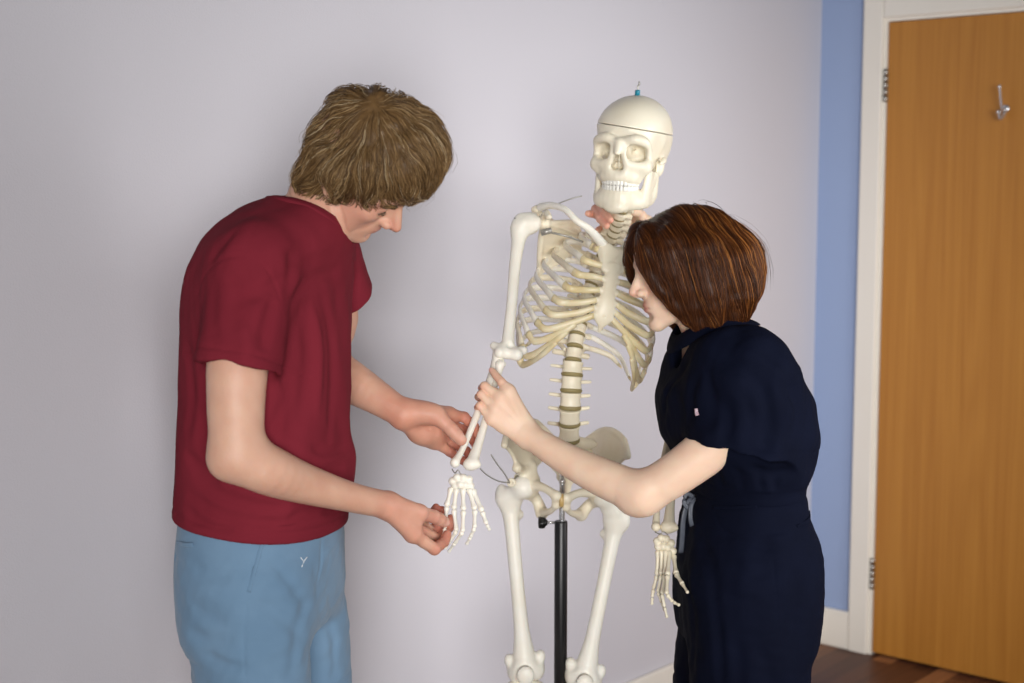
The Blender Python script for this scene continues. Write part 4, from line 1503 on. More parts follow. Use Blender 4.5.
def surface_band(ops, ring, axis_p, axis_d, width, off=.0012, n=7):
    """a band lying on the cloth beside an opening edge; closed ring of points"""
    R = np.asarray(ring); m = len(R)
    rows = [R]
    P = R.copy()
    for k in range(n - 1):
        out = P - (axis_p + axis_d * ((P - axis_p) @ axis_d)[:, None])
        out /= np.linalg.norm(out, axis=1)[:, None]
        out = out - axis_d * .6
        g = gradpts(ops, P)
        out = out - g * (out * g).sum(1)[:, None]; out /= np.linalg.norm(out, axis=1)[:, None]
        P = P + out * width / (n - 1)
        for _ in range(2):
            P = P - gradpts(ops, P) * evalpts(ops, P)[:, None]
        for _ in range(2):
            P = (np.roll(P, 1, 0) + P * 2 + np.roll(P, -1, 0)) / 4
        rows.append(P)
    prof = np.interp(np.linspace(0, 1, n), [0, .12, .85, 1], [.2, 1, 1, -.6])
    top = [r + gradpts(ops, r) * off * p for r, p in zip(rows, prof)]
    bot = [r - gradpts(ops, r) * .004 for r in rows]
    allr = top + bot[::-1]
    v = np.vstack(allr); K = len(allr)
    q = np.array([[(a % K) * m + j, (a % K) * m + (j + 1) % m, ((a + 1) % K) * m + (j + 1) % m, ((a + 1) % K) * m + j] for a in range(K) for j in range(m)])
    return v, q


def strands(ops, roots, dirfn, length, n_seg, rad, seed, lift=.0015, stiff=.0, spread=.25, endfn=None):
    """hair locks traced over the outside of a field; returns v, faces, strand index per vertex"""
    rng = np.random.RandomState(seed)
    n = len(roots)
    P = roots.copy()
    # pull the roots to the surface
    for _ in range(3):
        d = evalpts(ops, P); P = P - gradpts(ops, P) * d[:, None]
    L = length * rng.uniform(.65, 1.15, n)
    off = rng.uniform(-.0015, lift, n)
    jit = rng.normal(size=(n, 3)) * spread
    path = [P + gradpts(ops, P) * (off - .001)[:, None]]
    prev = None
    for k in range(n_seg):
        g = gradpts(ops, P)
        D = dirfn(P) + jit * (.6 + .4 * math.sin(k * .7))
        D = D - g * (D * g).sum(1)[:, None]
        D /= np.maximum(np.linalg.norm(D, axis=1), 1e-6)[:, None]
        if prev is not None:
            D = D * .6 + prev * .4
            D /= np.maximum(np.linalg.norm(D, axis=1), 1e-6)[:, None]
        prev = D
        P = P + D * (L / n_seg)[:, None]
        d = evalpts(ops, P); P = P - gradpts(ops, P) * d[:, None]
        f = (k + 1) / n_seg
        path.append(P + gradpts(ops, P) * (off * (1 + 1.2 * f))[:, None])
    path = np.array(path)            # seg+1, n, 3
    m = n_seg + 1
    T = np.gradient(path, axis=0); T /= np.maximum(np.linalg.norm(T, axis=2), 1e-9)[..., None]
    ref = rng.normal(size=(1, n, 3)); S = ref - (ref * T).sum(2)[..., None] * T; S /= np.maximum(np.linalg.norm(S, axis=2), 1e-9)[..., None]
    N = np.cross(T, S)
    r = rad * rng.uniform(.6, 1.3, n)
    prof = np.interp(np.linspace(0, 1, m), [0, .15, .7, 1], [.5, 1, .9, .12])
    a = np.array([0, 2.094, 4.189])
    v = path[:, :, None, :] + (S[:, :, None, :] * np.cos(a)[None, None, :, None] + N[:, :, None, :] * np.sin(a)[None, None, :, None]) * (prof[:, None] * r[None])[:, :, None, None]
    v = v.transpose(1, 0, 2, 3).reshape(-1, 3)          # strand, seg, corner
    base = (np.arange(n) * m * 3)[:, None, None]
    k = np.arange(n_seg)[None, :, None]; j = np.arange(3)[None, None, :]
    q = np.stack([base + k * 3 + j, base + k * 3 + (j + 1) % 3, base + (k + 1) * 3 + (j + 1) % 3, base + (k + 1) * 3 + j], -1).reshape(-1, 4)
    return v, q, np.repeat(np.arange(n), m * 3)


def sample_surface(v, q, n, seed, keep=None):
    rng = np.random.RandomState(seed)
    c = v[q].mean(1)
    if keep is not None:
        c = c[keep(c)]
    return c[rng.randint(0, len(c), n)] + rng.normal(size=(n, 3)) * .001


def hair_mat(name):
    m = bpy.data.materials.new(name); m.use_nodes = True
    nt = m.node_tree; b = nt.nodes["Principled BSDF"]
    b.inputs["Roughness"].default_value = .45; b.inputs["Specular IOR Level"].default_value = .22
    a = nt.nodes.new("ShaderNodeAttribute"); a.attribute_name = "tint"
    tc = nt.nodes.new("ShaderNodeTexCoord"); nz = nt.nodes.new("ShaderNodeTexNoise"); nz.inputs["Scale"].default_value = 120
    nt.links.new(tc.outputs["Object"], nz.inputs["Vector"])
    hs = nt.nodes.new("ShaderNodeHueSaturation"); mr = nt.nodes.new("ShaderNodeMapRange")
    mr.inputs["To Min"].default_value = .75; mr.inputs["To Max"].default_value = 1.25
    nt.links.new(nz.outputs["Fac"], mr.inputs["Value"]); nt.links.new(mr.outputs["Result"], hs.inputs["Value"])
    nt.links.new(a.outputs["Color"], hs.inputs["Color"]); nt.links.new(hs.outputs["Color"], b.inputs["Base Color"])
    return m


def fabric(name, c, c2, weave=900, wd=.0003, rough=.85, sheen=.25, blot=(6, .6)):
    return material(name, c, rough=rough, spec=.2, sheen=sheen, noise=(blot[0], blot[1], c2, 4), bump=[(weave, wd, 1, (1, 1, 1)), (60, wd * 2.5, 3, (1, 1, 1))])


def shoe(parent, ankle, fdir, mat, sole):
    """a plain low shoe under an ankle point"""
    a = np.asarray(ankle, float); f = norm(fdir); l = np.cross(UP, f)
    P = lambda x, y, z: V(a[0], a[1], 0) + f * x + l * y + UP * z
    R = np.stack([f, l, UP], 1)
    o = [chain([P(-.055, 0, .052), P(.02, 0, .055), P(.09, 0, .045), P(.15, 0, .038)], [.040, .042, .044, .036], .02), ell(P(-.01, 0, .085), (.050, .038, .040), R, .03),
         halfspace(P(0, 0, .024), (0, 0, -1)), tcone(P(-.012, 0, .14), P(-.012, 0, .085), .034, .031, .004, None, "s")]
    s_ = sdf_object("shoe", o, .004, mat, parent)
    o = [chain([P(-.055, 0, .030), P(.02, 0, .030), P(.09, .0, .030), P(.152, 0, .030)], [.043, .043, .047, .038], .02), halfspace(P(0, 0, .0265), (0, 0, 1)), halfspace(P(0, 0, 0.0), (0, 0, -1))]
    sdf_object("sole", o, .004, sole, s_)
# ================================================================== MAN (maroon T-shirt)
def PL(*pts):
    return [PX(*p) for p in pts]


MYAW = math.radians(-15)
man = empty("person", PX(262, 500, 2.43) * V(1, 1, 0), "person in a maroon T-shirt and blue shorts bending over a skeleton hand", "person")
M_skin_m = skin_mat("ruddy skin", srgb(226, 178, 156), (.90, .80, .78, 1))
fm = Frame(PX(355, 168, 2.42), rot("Z", -6) @ rot("Y", 44) @ rot("X", 20), .95)
fm.jaw = .76

# ---- body
mrows = [(212, 288, .066, .085), (232, 280, .086, .125), (260, 272, .098, .150), (290, 268, .102, .154), (330, 267, .108, .152), (380, 267, .110, .150), (430, 266, .114, .150), (465, 266, .118, .152), (500, 264, .104, .148), (560, 262, .098, .146), (610, 262, .094, .145)]


def mloft(rows, grow=0.0, k=0.0, dD=0.0):
    out = []
    for y, cx, a, b in rows:
        p = PX(cx, y, 2.43 + dD)
        out.append((p[2], p[0], p[1], a + grow, b + grow))
    return loft(out, k, MYAW)


# arms
nA = PL((256, 276, 2.31), (240, 345, 2.25), (236, 400, 2.23), (237, 452, 2.225))
nF = PL((237, 455, 2.225), (268, 470, 2.24), (302, 483, 2.29), (350, 497, 2.365), (386, 505, 2.425))
fA = PL((324, 272, 2.57), (334, 318, 2.63), (318, 360, 2.67))
fF = PL((318, 360, 2.67), (350, 381, 2.645), (378, 398, 2.62), (403, 414, 2.60))
body = [mloft(mrows, 0, .02)]
body += [chain([fm.p(-.015, 0, .0), fm.p(-.030, 0, -.045), PX(315, 212, 2.42), PX(298, 246, 2.42)], [.050, .052, .055, .074], .03),
         tcone(fm.p(.03, 0, -.07), PX(318, 225, 2.42), .030, .046, .03)]
body += head_ops(fm, nose=1.25, closed=True)
body += [chain(nA, [.045, .0485, .0450, .0415], .035), group([chain(nF, [.0425, .0400, .0335, .0255, .0235], 0, ((0, 0, 1), .98))], .02),
         ell(PX(226, 463, 2.222), (.020, .022, .018), None, .02),
         chain(fA, [.045, .044, .040], .035), chain(fF, [.041, .0385, .0310, .0255], .02)]
# legs
lg_n = PL((250, 600, 2.345), (250, 690, 2.34)); lg_f = PL((290, 600, 2.53), (302, 690, 2.53))


def down(p, z, dx=0, dy=0):
    return V(p[0] + dx, p[1] + dy, z)


kn, kf = down(lg_n[1], .50, .01), down(lg_f[1], .50, .02)
an_n, an_f = down(kn, .10, -.02), down(kf, .10, -.01)
for a, b, k_, an in ((lg_n[0], lg_n[1], kn, an_n), (lg_f[0], lg_f[1], kf, an_f)):
    body += [chain([a, b, k_, k_ + (an - k_) * .3 + V(-.015, 0, 0), an], [.082, .070, .054, .052, .034], .03)]
# creases of the neck and cheek
cr = []
for (x0, z0, x1, z1) in ((.020, -.070, -.004, -.040), (.010, -.082, -.016, -.055), (-.004, -.094, -.028, -.066), (.034, -.082, .018, -.062)):
    cr.append(fold([fm.p(x0, -.050, z0), fm.p((x0 + x1) / 2 + .004, -.058, (z0 + z1) / 2), fm.p(x1, -.056, z1)], .0030, .0022))
cr += [fold([fm.p(.098, -.018, -.034), fm.p(.088, -.032, -.052), fm.p(.078, -.034, -.072)], .0035, .0009),
       fold([fm.p(.082, -.040, -.064), fm.p(.070, -.042, -.082)], .0040, .0009)]
body += cr
PE = hit(body, 328, 190, 2.2, 2.6)
body += [ell(PE + V(.000, -.002, .002), (.0075, .0055, .0125), rot('Y', 20), .004), ell(PE + V(-.001, -.0075, .004), (.0035, .003, .006), rot('Y', 20), .002, 's')]
body += folds_on(body, [([(323, 210), (328, 222), (337, 233)], .0040, .0034), ([(329, 201), (334, 218), (343, 234)], .0040, .0036), ([(337, 200), (342, 216), (348, 235)], .0036, .0030), ([(318, 212), (322, 224), (330, 236)], .0036, .0024)])

# right hand (near) pinching the skeleton's little finger
r_f = [PL((413, 534, 2.448), (434.5, 549, 2.475), (444.0, 542, 2.512), (447.2, 534.5, 2.528)),
       PL((411, 526, 2.474), (438, 540, 2.545), (448.5, 528, 2.578), (450.8, 518.5, 2.582)),
       PL((408, 518, 2.492), (432, 531, 2.560), (442.5, 519, 2.588), (442.0, 510, 2.585)),
       PL((404, 511, 2.505), (424, 520, 2.560), (433.5, 512.5, 2.588), (436.0, 507, 2.584))]
r_t = PL((399, 505, 2.430), (419.5, 512.5, 2.458), (433.5, 516.5, 2.490), (444, 521.8, 2.517))
rf = [(.0125, .0108, .0092, .0080), (.0125, .0108, .0092, .0080), (.0118, .0100, .0086, .0076), (.0105, .0088, .0076, .0068)]
wr = PX(387, 506, 2.427)
body += human_hand(wr, r_f, r_t, rf, (.0180, .0116, .0120, .0104), .0235, V(.2, 1, .4))
n1, c1 = nail_op(r_t[3], r_t[2], V(.1, -1, .35), .0094)
body.append(n1)
body.append(fold([PX(426, 508, 2.462), PX(428, 515, 2.458), PX(426, 520, 2.463)], .0022, .0007))
# left hand (far) under the skeleton's forearm, palm up
l_f = [PL((449, 415, 2.662), (464, 417, 2.680), (474.5, 427, 2.668), (477.5, 435, 2.652)),
       PL((447, 424, 2.672), (463, 430, 2.692), (472.5, 438, 2.676), (475.5, 445, 2.656)),
       PL((442, 435, 2.672), (457, 445, 2.688), (466.5, 451, 2.672), (471, 457, 2.654)),
       PL((435, 442, 2.655), (450, 452, 2.668), (458.5, 458, 2.660), (465, 462.5, 2.648))]
l_t = PL((417, 411, 2.605), (437, 416, 2.598), (451, 429, 2.592), (461, 440, 2.590))
lf = [(.0122, .0102, .0090, .0078), (.0122, .0104, .0090, .0078), (.0115, .0098, .0086, .0074), (.0105, .0088, .0078, .0068)]
wl = PX(404, 414, 2.602)
body += human_hand(wl, l_f, l_t, lf, (.0190, .0140, .0126, .0106), .0245, V(.1, -1, .2))
body += [ell(PX(425, 433, 2.640), (.028, .020, .015), None, .03), ell(PX(425, 412, 2.600), (.024, .016, .016), None, .02)]
for pts in (PL((433, 446, 2.638), (436, 437, 2.636), (441, 430, 2.640)), PL((415, 419, 2.595), (425, 428, 2.606), (440, 432, 2.64)), PL((441, 453, 2.645), (446, 447, 2.648), (452, 446, 2.655))):
    body.append(fold(pts, .0022, .0018))
n2, c2 = nail_op(l_t[3], l_t[2], V(.6, -.5, .6), .0098)
body.append(n2)
# tendons and veins of the forearms
body += [fold(PL((300, 470, 2.262), (345, 488, 2.338), (380, 499, 2.40)), .004, -.0012), fold(PL((360, 385, 2.61), (385, 400, 2.59), (402, 408, 2.58)), .004, -.0014),
         fold(PL((360, 395, 2.61), (385, 409, 2.59), (402, 417, 2.58)), .004, -.0012)]

red = srgb(206, 126, 108); pale = srgb(222, 180, 156)
spots = [(fm.p(.118, 0, -.028), .016, srgb(208, 138, 120), .55), (fm.p(.06, -.05, -.02), .035, srgb(216, 150, 130), .45), (fm.p(.06, .05, -.02), .035, srgb(216, 150, 130), .45),
         (fm.p(.098, 0, -.065), .016, srgb(190, 116, 108), .6), (fm.p(.0, -.06, -.08), .05, srgb(214, 150, 128), .4),
         (np.array(nA), .09, pale, .5), (np.array(nF), .05, srgb(216, 168, 144), .4)]
for fs in (r_f, l_f):
    for f in fs:
        spots.append((np.array(f[1:]), .014, red, .75)); spots.append((f[0], .018, red, .35))
spots += [(np.array(r_t[1:]), .016, srgb(214, 150, 134), .6), (np.array(l_t[1:]), .016, srgb(212, 148, 130), .6), (np.array([wr, r_f[1][0]]), .04, srgb(212, 144, 124), .55), (np.array([wl, l_f[1][0]]), .05, srgb(208, 138, 116), .6),
          (c1, .0062, srgb(232, 186, 172), .8), (c2, .0062, srgb(232, 190, 176), .8)]
mbody = sdf_object("body", body, .0020, M_skin_m, man, tint_fn(srgb(214, 168, 144), spots, 5, .05))
M_brow_m = material("brow hair", srgb(92, 72, 54), rough=.6, noise=(200, .5, srgb(120, 98, 76), 2))
face_parts(fm, man, srgb(96, 116, 128), M_brow_m, closed=True)

# ---- T-shirt
M_tee = fabric("maroon cotton", srgb(121, 38, 50), srgb(112, 33, 45), 1100, .00025, .95, .0)
M_tee.node_tree.nodes["Principled BSDF"].inputs["Specular IOR Level"].default_value = .08
srows = [(197, 297, .058, .072), (212, 291, .088, .108), (232, 283, .110, .150), (260, 274, .118, .172), (290, 269, .122, .176), (330, 268, .127, .172), (380, 267, .130, .170), (430, 266, .134, .172), (465, 267, .138, .175), (500, 264, .136, .179), (545, 261, .134, .182), (580, 261, .134, .182)]
SHIRT = [mloft(srows)]
# near sleeve
sa, sb = PX(252, 268, 2.285), PX(238, 369, 2.235)
ax = norm(sb - sa)
opn = norm(ax + V(-.08, 0, -.10))
slv = [tcone(sa, sb + ax * .05, .068, .0665), halfspace(sb, opn), tcone(sb - ax * .045, sb + ax * .08, .052, .0635, .006, None, "s")]
SHIRT += [ell(sa + V(.010, .03, .010), (.064, .085, .066), None, .05), group(slv, .022)]
# far sleeve
ta, tb = PX(328, 258, 2.58), PX(345, 303, 2.625)
ax2 = norm(tb - ta)
op2 = norm(ax2 + V(.25, 0, -.1))
SHIRT += [ell(ta + V(-.01, -.02, 0), (.056, .07, .058), None, .05), group([tcone(ta, tb + ax2 * .05, .062, .056), halfspace(tb, op2), tcone(tb - ax2 * .03, tb + ax2 * .08, .042, .052, .006, None, "s")], .02)]
# neck opening
nk0, nk1 = PX(297, 223, 2.42), PX(337, 176, 2.42)
NECK = [tcone(nk0, nk1 + (nk1 - nk0) * .6, .052, .071)]
SHIRT.append(tcone(nk0, nk1 + (nk1 - nk0) * .6, .052, .071, .008, None, "s"))
zhem = PX(345, 529, 2.43)[2]
hem_n = norm(V(-.13, 0, -1))
HEM = PX(345, 529, 2.43)
SHIRT.append(halfspace(HEM, hem_n, .006))
SHIRT += folds_on(SHIRT, [
    # pulled folds of the body
    ([(300, 300), (310, 350), (305, 400), (296, 440)], .015, 0.0080), ([(322, 290), (332, 340), (334, 400), (328, 450)], .014, 0.0080),
    ([(286, 372), (292, 410), (288, 450)], .013, 0.0080), ([(312, 300), (320, 350), (318, 420)], .010, -0.0058),
    ([(286, 300), (296, 255), (318, 242)], .013, 0.0072), ([(288, 310), (312, 280), (340, 270)], .013, 0.0065), ([(284, 250), (300, 262), (330, 258)], .012, 0.0051),
    ([(190, 470), (215, 492), (250, 505), (290, 508)], .010, 0.0080), ([(186, 492), (215, 512), (255, 522), (300, 520)], .010, 0.0072), ([(182, 505), (205, 524), (235, 531)], .008, 0.0051),
    ([(185, 450), (200, 470), (218, 482)], .010, 0.0080), ([(300, 462), (325, 470), (346, 468)], .011, 0.0080), ([(310, 448), (330, 452), (347, 446)], .009, 0.0058),
    ([(300, 500), (325, 492), (344, 494)], .010, 0.0072), ([(285, 520), (310, 512), (340, 512)], .008, 0.0051),
    ([(187, 330), (192, 390), (188, 440)], .012, 0.0065), ([(200, 400), (206, 440), (200, 470)], .011, 0.0065), ([(262, 440), (275, 425), (286, 400)], .011, 0.0065),
    # sleeve
    ([(276, 290), (268, 320), (262, 352)], .011, 0.0072), ([(284, 278), (262, 292), (240, 298)], .012, 0.0065), ([(215, 280), (212, 315), (216, 348)], .012, 0.0058),
    ([(240, 320), (246, 342), (244, 364)], .010, -0.0043), ([(208, 262), (220, 245), (238, 230)], .010, 0.0043), ([(228, 272), (236, 290), (232, 315)], .010, 0.0043),
    ([(352, 250), (356, 275), (352, 300)], .009, 0.0051)])
# seams: armhole and shoulder
SHIRT += folds_on(SHIRT, [([(197, 300), (206, 272), (226, 258), (246, 256), (264, 266), (277, 290), (281, 322)], .0028, .0022), ([(243, 254), (255, 226), (268, 202), (272, 192)], .0026, .0016),
                          ([(247, 254), (259, 226), (272, 204)], .0016, .0008)])
SHIRT += [disp(PX(150, 545, 2.1), PX(380, 200, 2.7), lambda X, Y, Z, d: (.0026 * sines(11, 8, .10, (X, Y, Z), 1.0, (1, 1, .5)) + .0005 * sines(12, 8, .04, (X, Y, Z))) * np.exp(-(d / .03) ** 2))]


def hemline(p0, n, off, w=.0022, a=.0012):
    """a stitched line parallel to an edge plane"""
    def fn(X, Y, Z, d):
        s = (X - p0[0]) * n[0] + (Y - p0[1]) * n[1] + (Z - p0[2]) * n[2] + off
        return a * np.exp(-(s / w) ** 2) * np.exp(-(d / .01) ** 2)
    return fn


SHIRT.append(disp(HEM - V(.4, .5, .06), HEM + V(.2, .5, .06), hemline(HEM, hem_n, .020, .0026, .0022)))
SHIRT.append(disp(sb - .09, sb + .09, hemline(sb, opn, .018, .0026, .0024)))
tee = sdf_object("t_shirt", SHIRT, .0028, M_tee, man)
# ribbed collar along the neck opening
cut_at = next(i for i, o in enumerate(SHIRT) if o.mode == "s")
base_sh = SHIRT[:cut_at]
na = nk1 - nk0; La = np.linalg.norm(na); na = na / La
u = norm(np.cross(na, V(0, 1, 0))); w_ = np.cross(na, u)
ring = []
for t in np.linspace(0, 2 * math.pi, 72, endpoint=False):
    S_ = np.linspace(-.05, .16, 120)
    tt = np.clip(S_ / (La * 1.6), 0, 1)
    pts = nk0 + na * S_[:, None] + (u * math.cos(t) + w_ * math.sin(t)) * (.052 + .019 * tt)[:, None]
    d = evalpts(base_sh, pts)
    ins = np.nonzero(d < 0)[0]
    ring.append(pts[ins[-1] if len(ins) else 0])
ring = np.array(ring)
for _ in range(4):
    ring = (np.roll(ring, 1, 0) + ring * 2 + np.roll(ring, -1, 0)) / 4
ringc = np.vstack([ring, ring[:1], ring[1:2]])
gn = gradpts(base_sh, ringc)
v, q = surface_band(base_sh, ring, nk0, na, .021, .0024)
cl = mesh_object("collar", v, q, M_tee, tee)
bm_fix(cl)

# ---- shorts
M_short = fabric("faded blue chino", srgb(112, 141, 168), srgb(98, 127, 154), 1300, .00022, .85, .15, (9, .8))
hrows = [(500, 264, .124, .168), (535, 262, .128, .172), (565, 262, .131, .175), (600, 262, .126, .176), (628, 261, .112, .170)]
SHO = [mloft(hrows)]
SHO += [chain([PX(246, 585, 2.345), PX(251, 640, 2.335), PX(253, 690, 2.33), down(PX(253, 690, 2.33), .56, .004)], [.098, .098, .096, .094], .03),
        chain([PX(290, 585, 2.535), PX(298, 640, 2.535), PX(302, 690, 2.53), down(PX(302, 690, 2.53), .56, .006)], [.096, .094, .090, .088], .020),
        halfspace(V(0, 0, .565), (0, 0, -1), .004)]
SHO += folds_on(SHO, [([(262, 536), (256, 560), (247, 592)], .0030, .0042), ([(268, 536), (262, 562), (253, 594)], .0016, .0012),
                      ([(247, 594), (244, 640), (246, 690)], .0026, .0022), ([(322, 535), (321, 560), (316, 590)], .0028, .0032), ([(330, 545), (327, 575), (318, 605)], .0020, .0014),
                      ([(177, 543), (186, 542), (196, 543)], .0024, .0034), ([(190, 600), (205, 615), (225, 622)], .011, .0050), ([(190, 630), (208, 640), (232, 640)], .011, .0045),
                      ([(255, 600), (285, 620), (306, 640)], .012, .0045), ([(308, 600), (298, 630), (290, 680)], .012, .0050), ([(270, 560), (295, 590), (308, 612)], .011, .0045),
                      ([(325, 590), (332, 630), (334, 683)], .010, .0045), ([(200, 650), (225, 665), (250, 668)], .011, .0045), ([(190, 560), (205, 575), (230, 580)], .011, .0035)])
SHO += [
        disp(PX(150, 760, 2.1), PX(380, 500, 2.8), lambda X, Y, Z, d: (.0020 * sines(21, 8, .10, (X, Y, Z), 1.0, (1, 1, .6)) + .0006 * sines(22, 8, .035, (X, Y, Z))) * np.exp(-(d / .03) ** 2))]
v, q = surface(SHO, .0028)
v = relax(v, q, 1)
shorts = mesh_object("shorts", v, q, M_short, man)
for pts, wd in (([(263, 537), (257.5, 560), (248.5, 592)], .0038), ([(177, 543), (185, 545), (193, 545)], .0042)):
    v, f = sweep(seam_on(SHO, pts), wd, .0010, V(1, 0, .1) if wd < .004 else UP, 8)
    mesh_object("pocket", v, f, M_short, shorts)
M_mark = material("white paint", srgb(226, 228, 230), rough=.7, noise=(200, .4, srgb(206, 210, 216), 2))
for pts in ([(300.5, 557.5), (303, 562), (301.5, 567)], [(307, 557), (304.5, 560), (303, 563)], [(297, 563.5), (298, 564.2), (299, 564.8)]):
    v, f = sweep(seam_on(SHO, pts, 8), .0009, .0006, V(1, 0, 0), 6)
    mesh_object("paint_mark", v, f, M_mark, shorts)
M_shoe = fabric("grey canvas", srgb(92, 94, 98), srgb(80, 82, 86))
M_sole = material("white rubber", srgb(220, 218, 212), rough=.6, noise=(40, .3, srgb(206, 204, 198), 2))
shoe(man, an_n, V(1, -.2, 0), M_shoe, M_sole); shoe(man, an_f, V(1, -.2, 0), M_shoe, M_sole)

# ---- hair
HA = [fm.ell((.002, 0, .050), (.103, .084, .103)), fm.ell((.046, 0, .098), (.066, .066, .063), None, .03),
      fm.ch([(-.040, 0, .010), (-.030, 0, -.028), (-.012, 0, -.076)], [.046, .040, .030], .03, ((0, 1, 0), 1.45)),
      fm.ell((.076, 0, .080), (.033, .060, .050), None, .03)]
for s in (-1, 1):
    HA += [fm.ch([(.020, s * .072, .045), (.008, s * .083, .010), (.002, s * .082, -.020)], [.034, .026, .016], .025),
           fm.ch([(.044, s * .060, .050), (.038, s * .070, .022), (.030, s * .069, -.012)], [.028, .015, .007], .018),
           fm.ch([(.074, s * .042, .072), (.084, s * .050, .052), (.084, s * .050, .036)], [.026, .015, .008], .018),
           fm.ch([(-.034, s * .062, .0), (-.026, s * .060, -.040), (-.006, s * .054, -.086)], [.032, .027, .014], .02)]
HA += [fm.ell((.122, 0, -.030), (.046, .085, .052), None, .02, "s"), fm.ell((.082, 0, -.050), (.060, .098, .052), None, .015, "s"),
       fm.ell((-.008, .098, -.030), (.016, .016, .022), None, .01, "s"), fm.ell((-.008, -.098, -.030), (.016, .016, .022), None, .01, "s"),
       fm.ell((.030, -.062, .152), (.045, .010, .018), None, .02, "s"),
       disp(fm.o - .2, fm.o + .2, lambda X, Y, Z, d: (.0030 * sines(31, 9, .060, (X, Y, Z)) + .0009 * sines(32, 9, .018, (X, Y, Z))) * np.exp(-(d / .03) ** 2))]
HA.append(ell(PE + V(.000, -.004, -.003), (.0110, .020, .0150), rot('Y', 20), .008, 's'))
hv, hq = surface(HA, .0026)
hv = relax(hv, hq, 1)
whorl = V(-.045, -.045, .135)


def mdir(P):
    L = (P - fm.o) @ fm.R / fm.s
    D = L - whorl
    D /= np.maximum(np.linalg.norm(D, axis=1), .02)[:, None]
    D = D + np.stack([.25 * (L[:, 0] > .03) - .25 * (L[:, 0] < .0), 0 * D[:, 0], np.full(len(D), -.35)], 1)
    D += .28 * np.stack([sines(41, 6, .05, L.T), sines(42, 6, .05, L.T), sines(43, 6, .05, L.T)], 1)
    return D @ fm.R.T


rngm = np.random.RandomState(7)
roots = sample_surface(hv, hq, 8000, 3)
sv, sq, sid = strands(HA, roots, mdir, .075, 9, .00062, 4, .0065, spread=.12)
pal = np.array([srgb(118, 90, 58)[:3], srgb(146, 116, 78)[:3], srgb(90, 67, 42)[:3], srgb(172, 144, 104)[:3], srgb(192, 170, 136)[:3]])
ci = rngm.choice(5, 8000, p=[.34, .30, .2, .11, .05])
fl_r = sample_surface(hv, hq, 160, 23)
fv, fq, fid = strands(HA, fl_r, mdir, .085, 9, .00028, 24, .011, spread=.4)
sq = np.vstack([sq, fq + len(sv)]); sv = np.vstack([sv, fv]); sid = np.concatenate([sid, fid])
col = np.vstack([np.repeat(np.array(srgb(106, 80, 50)[:3])[None], len(hv), 0), pal[ci][sid]])
M_hair = hair_mat("hair strands")
mesh_object("hair", np.vstack([hv, sv]), np.vstack([hq, sq + len(hv)]), M_hair, man, col)
# ================================================================== WOMAN (navy jumpsuit)
WYAW = math.radians(10)
woman = empty("person", PX(750, 500, 2.62) * V(1, 1, 0), "person with a brown bob in a navy short-sleeved jumpsuit leaning toward a skeleton", "person")
M_skin_w = skin_mat("peach skin", srgb(232, 184, 160), (.92, .82, .79, 1), .0003)
fw = Frame(PX(686, 270, 2.64), rot("Z", 190) @ rot("Y", 9) @ rot("X", 4), .87)


def wloft(rows, grow=0.0, k=0.0, n=2.2):
    out = []
    for y, cx, a, b in rows:
        p = PX(cx, y, 2.63)
        out.append((p[2], p[0], p[1], a + grow, b + grow))
    return loft(out, k, WYAW, n)


wA = PL((744, 398, 2.51), (720, 438, 2.50), (680, 471, 2.505), (642, 494, 2.52))
wF = PL((642, 494, 2.52), (606, 479, 2.555), (566, 459, 2.60), (529, 436, 2.640))
oA = PL((712, 345, 2.80), (718, 302, 2.94), (710, 268, 3.10))
oF = PL((710, 268, 3.10), (688, 248, 3.12), (664, 234, 3.115), (644, 226, 3.075))
wb = [wloft([(338, 722, .062, .080), (355, 726, .075, .115), (375, 730, .085, .135), (400, 736, .092, .140), (430, 742, .090, .132), (465, 747, .078, .118), (490, 747, .076, .116), (530, 748, .098, .138), (570, 750, .104, .146), (610, 750, .095, .140)], 0, .02)]
wb += [chain([fw.p(-.018, 0, -.005), fw.p(-.035, 0, -.055), PX(722, 334, 2.63), PX(733, 358, 2.63)], [.046, .046, .050, .080], .03),
       tcone(fw.p(.02, 0, -.07), PX(712, 338, 2.63), .026, .040, .03)]
wb += head_ops(fw, True, nose=.7)
wb += [chain(wA, [.038, .0420, .0385, .0360], .03), chain(wF, [.0370, .0350, .0290, .0225], .02), ell(PX(632, 503, 2.522), (.018, .018, .016), None, .02),
       chain(oA, [.046, .042, .037], .03), chain(oF, [.037, .034, .028, .022], .02)]
w_lg = [PL((742, 610, 2.545), (735, 690, 2.54)), PL((752, 610, 2.72), (742, 690, 2.72))]
w_an = []
for a, b in w_lg:
    k_ = down(b, .46, -.005); an = down(k_, .09, .02); w_an.append(an)
    wb.append(chain([a, b, k_, k_ + (an - k_) * .3 + V(.015, 0, 0), an], [.080, .066, .050, .048, .030], .03))
# left hand (near) on the skeleton's elbow
wl_f = [PL((508.5, 391, 2.657), (501.5, 382, 2.662), (496, 375.5, 2.674), (492.2, 370.5, 2.684)),
        PL((500, 397.5, 2.648), (484.5, 386, 2.658), (482, 388, 2.690), (487, 393, 2.708)),
        PL((495, 408.5, 2.643), (480.8, 394.5, 2.652), (478.5, 397, 2.684), (483, 402, 2.702)),
        PL((491.5, 419, 2.641), (479.5, 405.5, 2.648), (477.5, 407.5, 2.674), (482, 412, 2.690))]
wl_t = PL((520, 416, 2.665), (508, 407, 2.695), (498, 397, 2.720), (492, 388, 2.726))
wrf = [(.0098, .0080, .0070, .0060), (.0098, .0082, .0072, .0062), (.0094, .0078, .0070, .0060), (.0086, .0070, .0062, .0054)]
ww = PX(529, 436, 2.640)
wb += human_hand(ww, wl_f, wl_t, wrf, (.0140, .0110, .0095, .0080), .0215, V(-.3, 1, -.1))
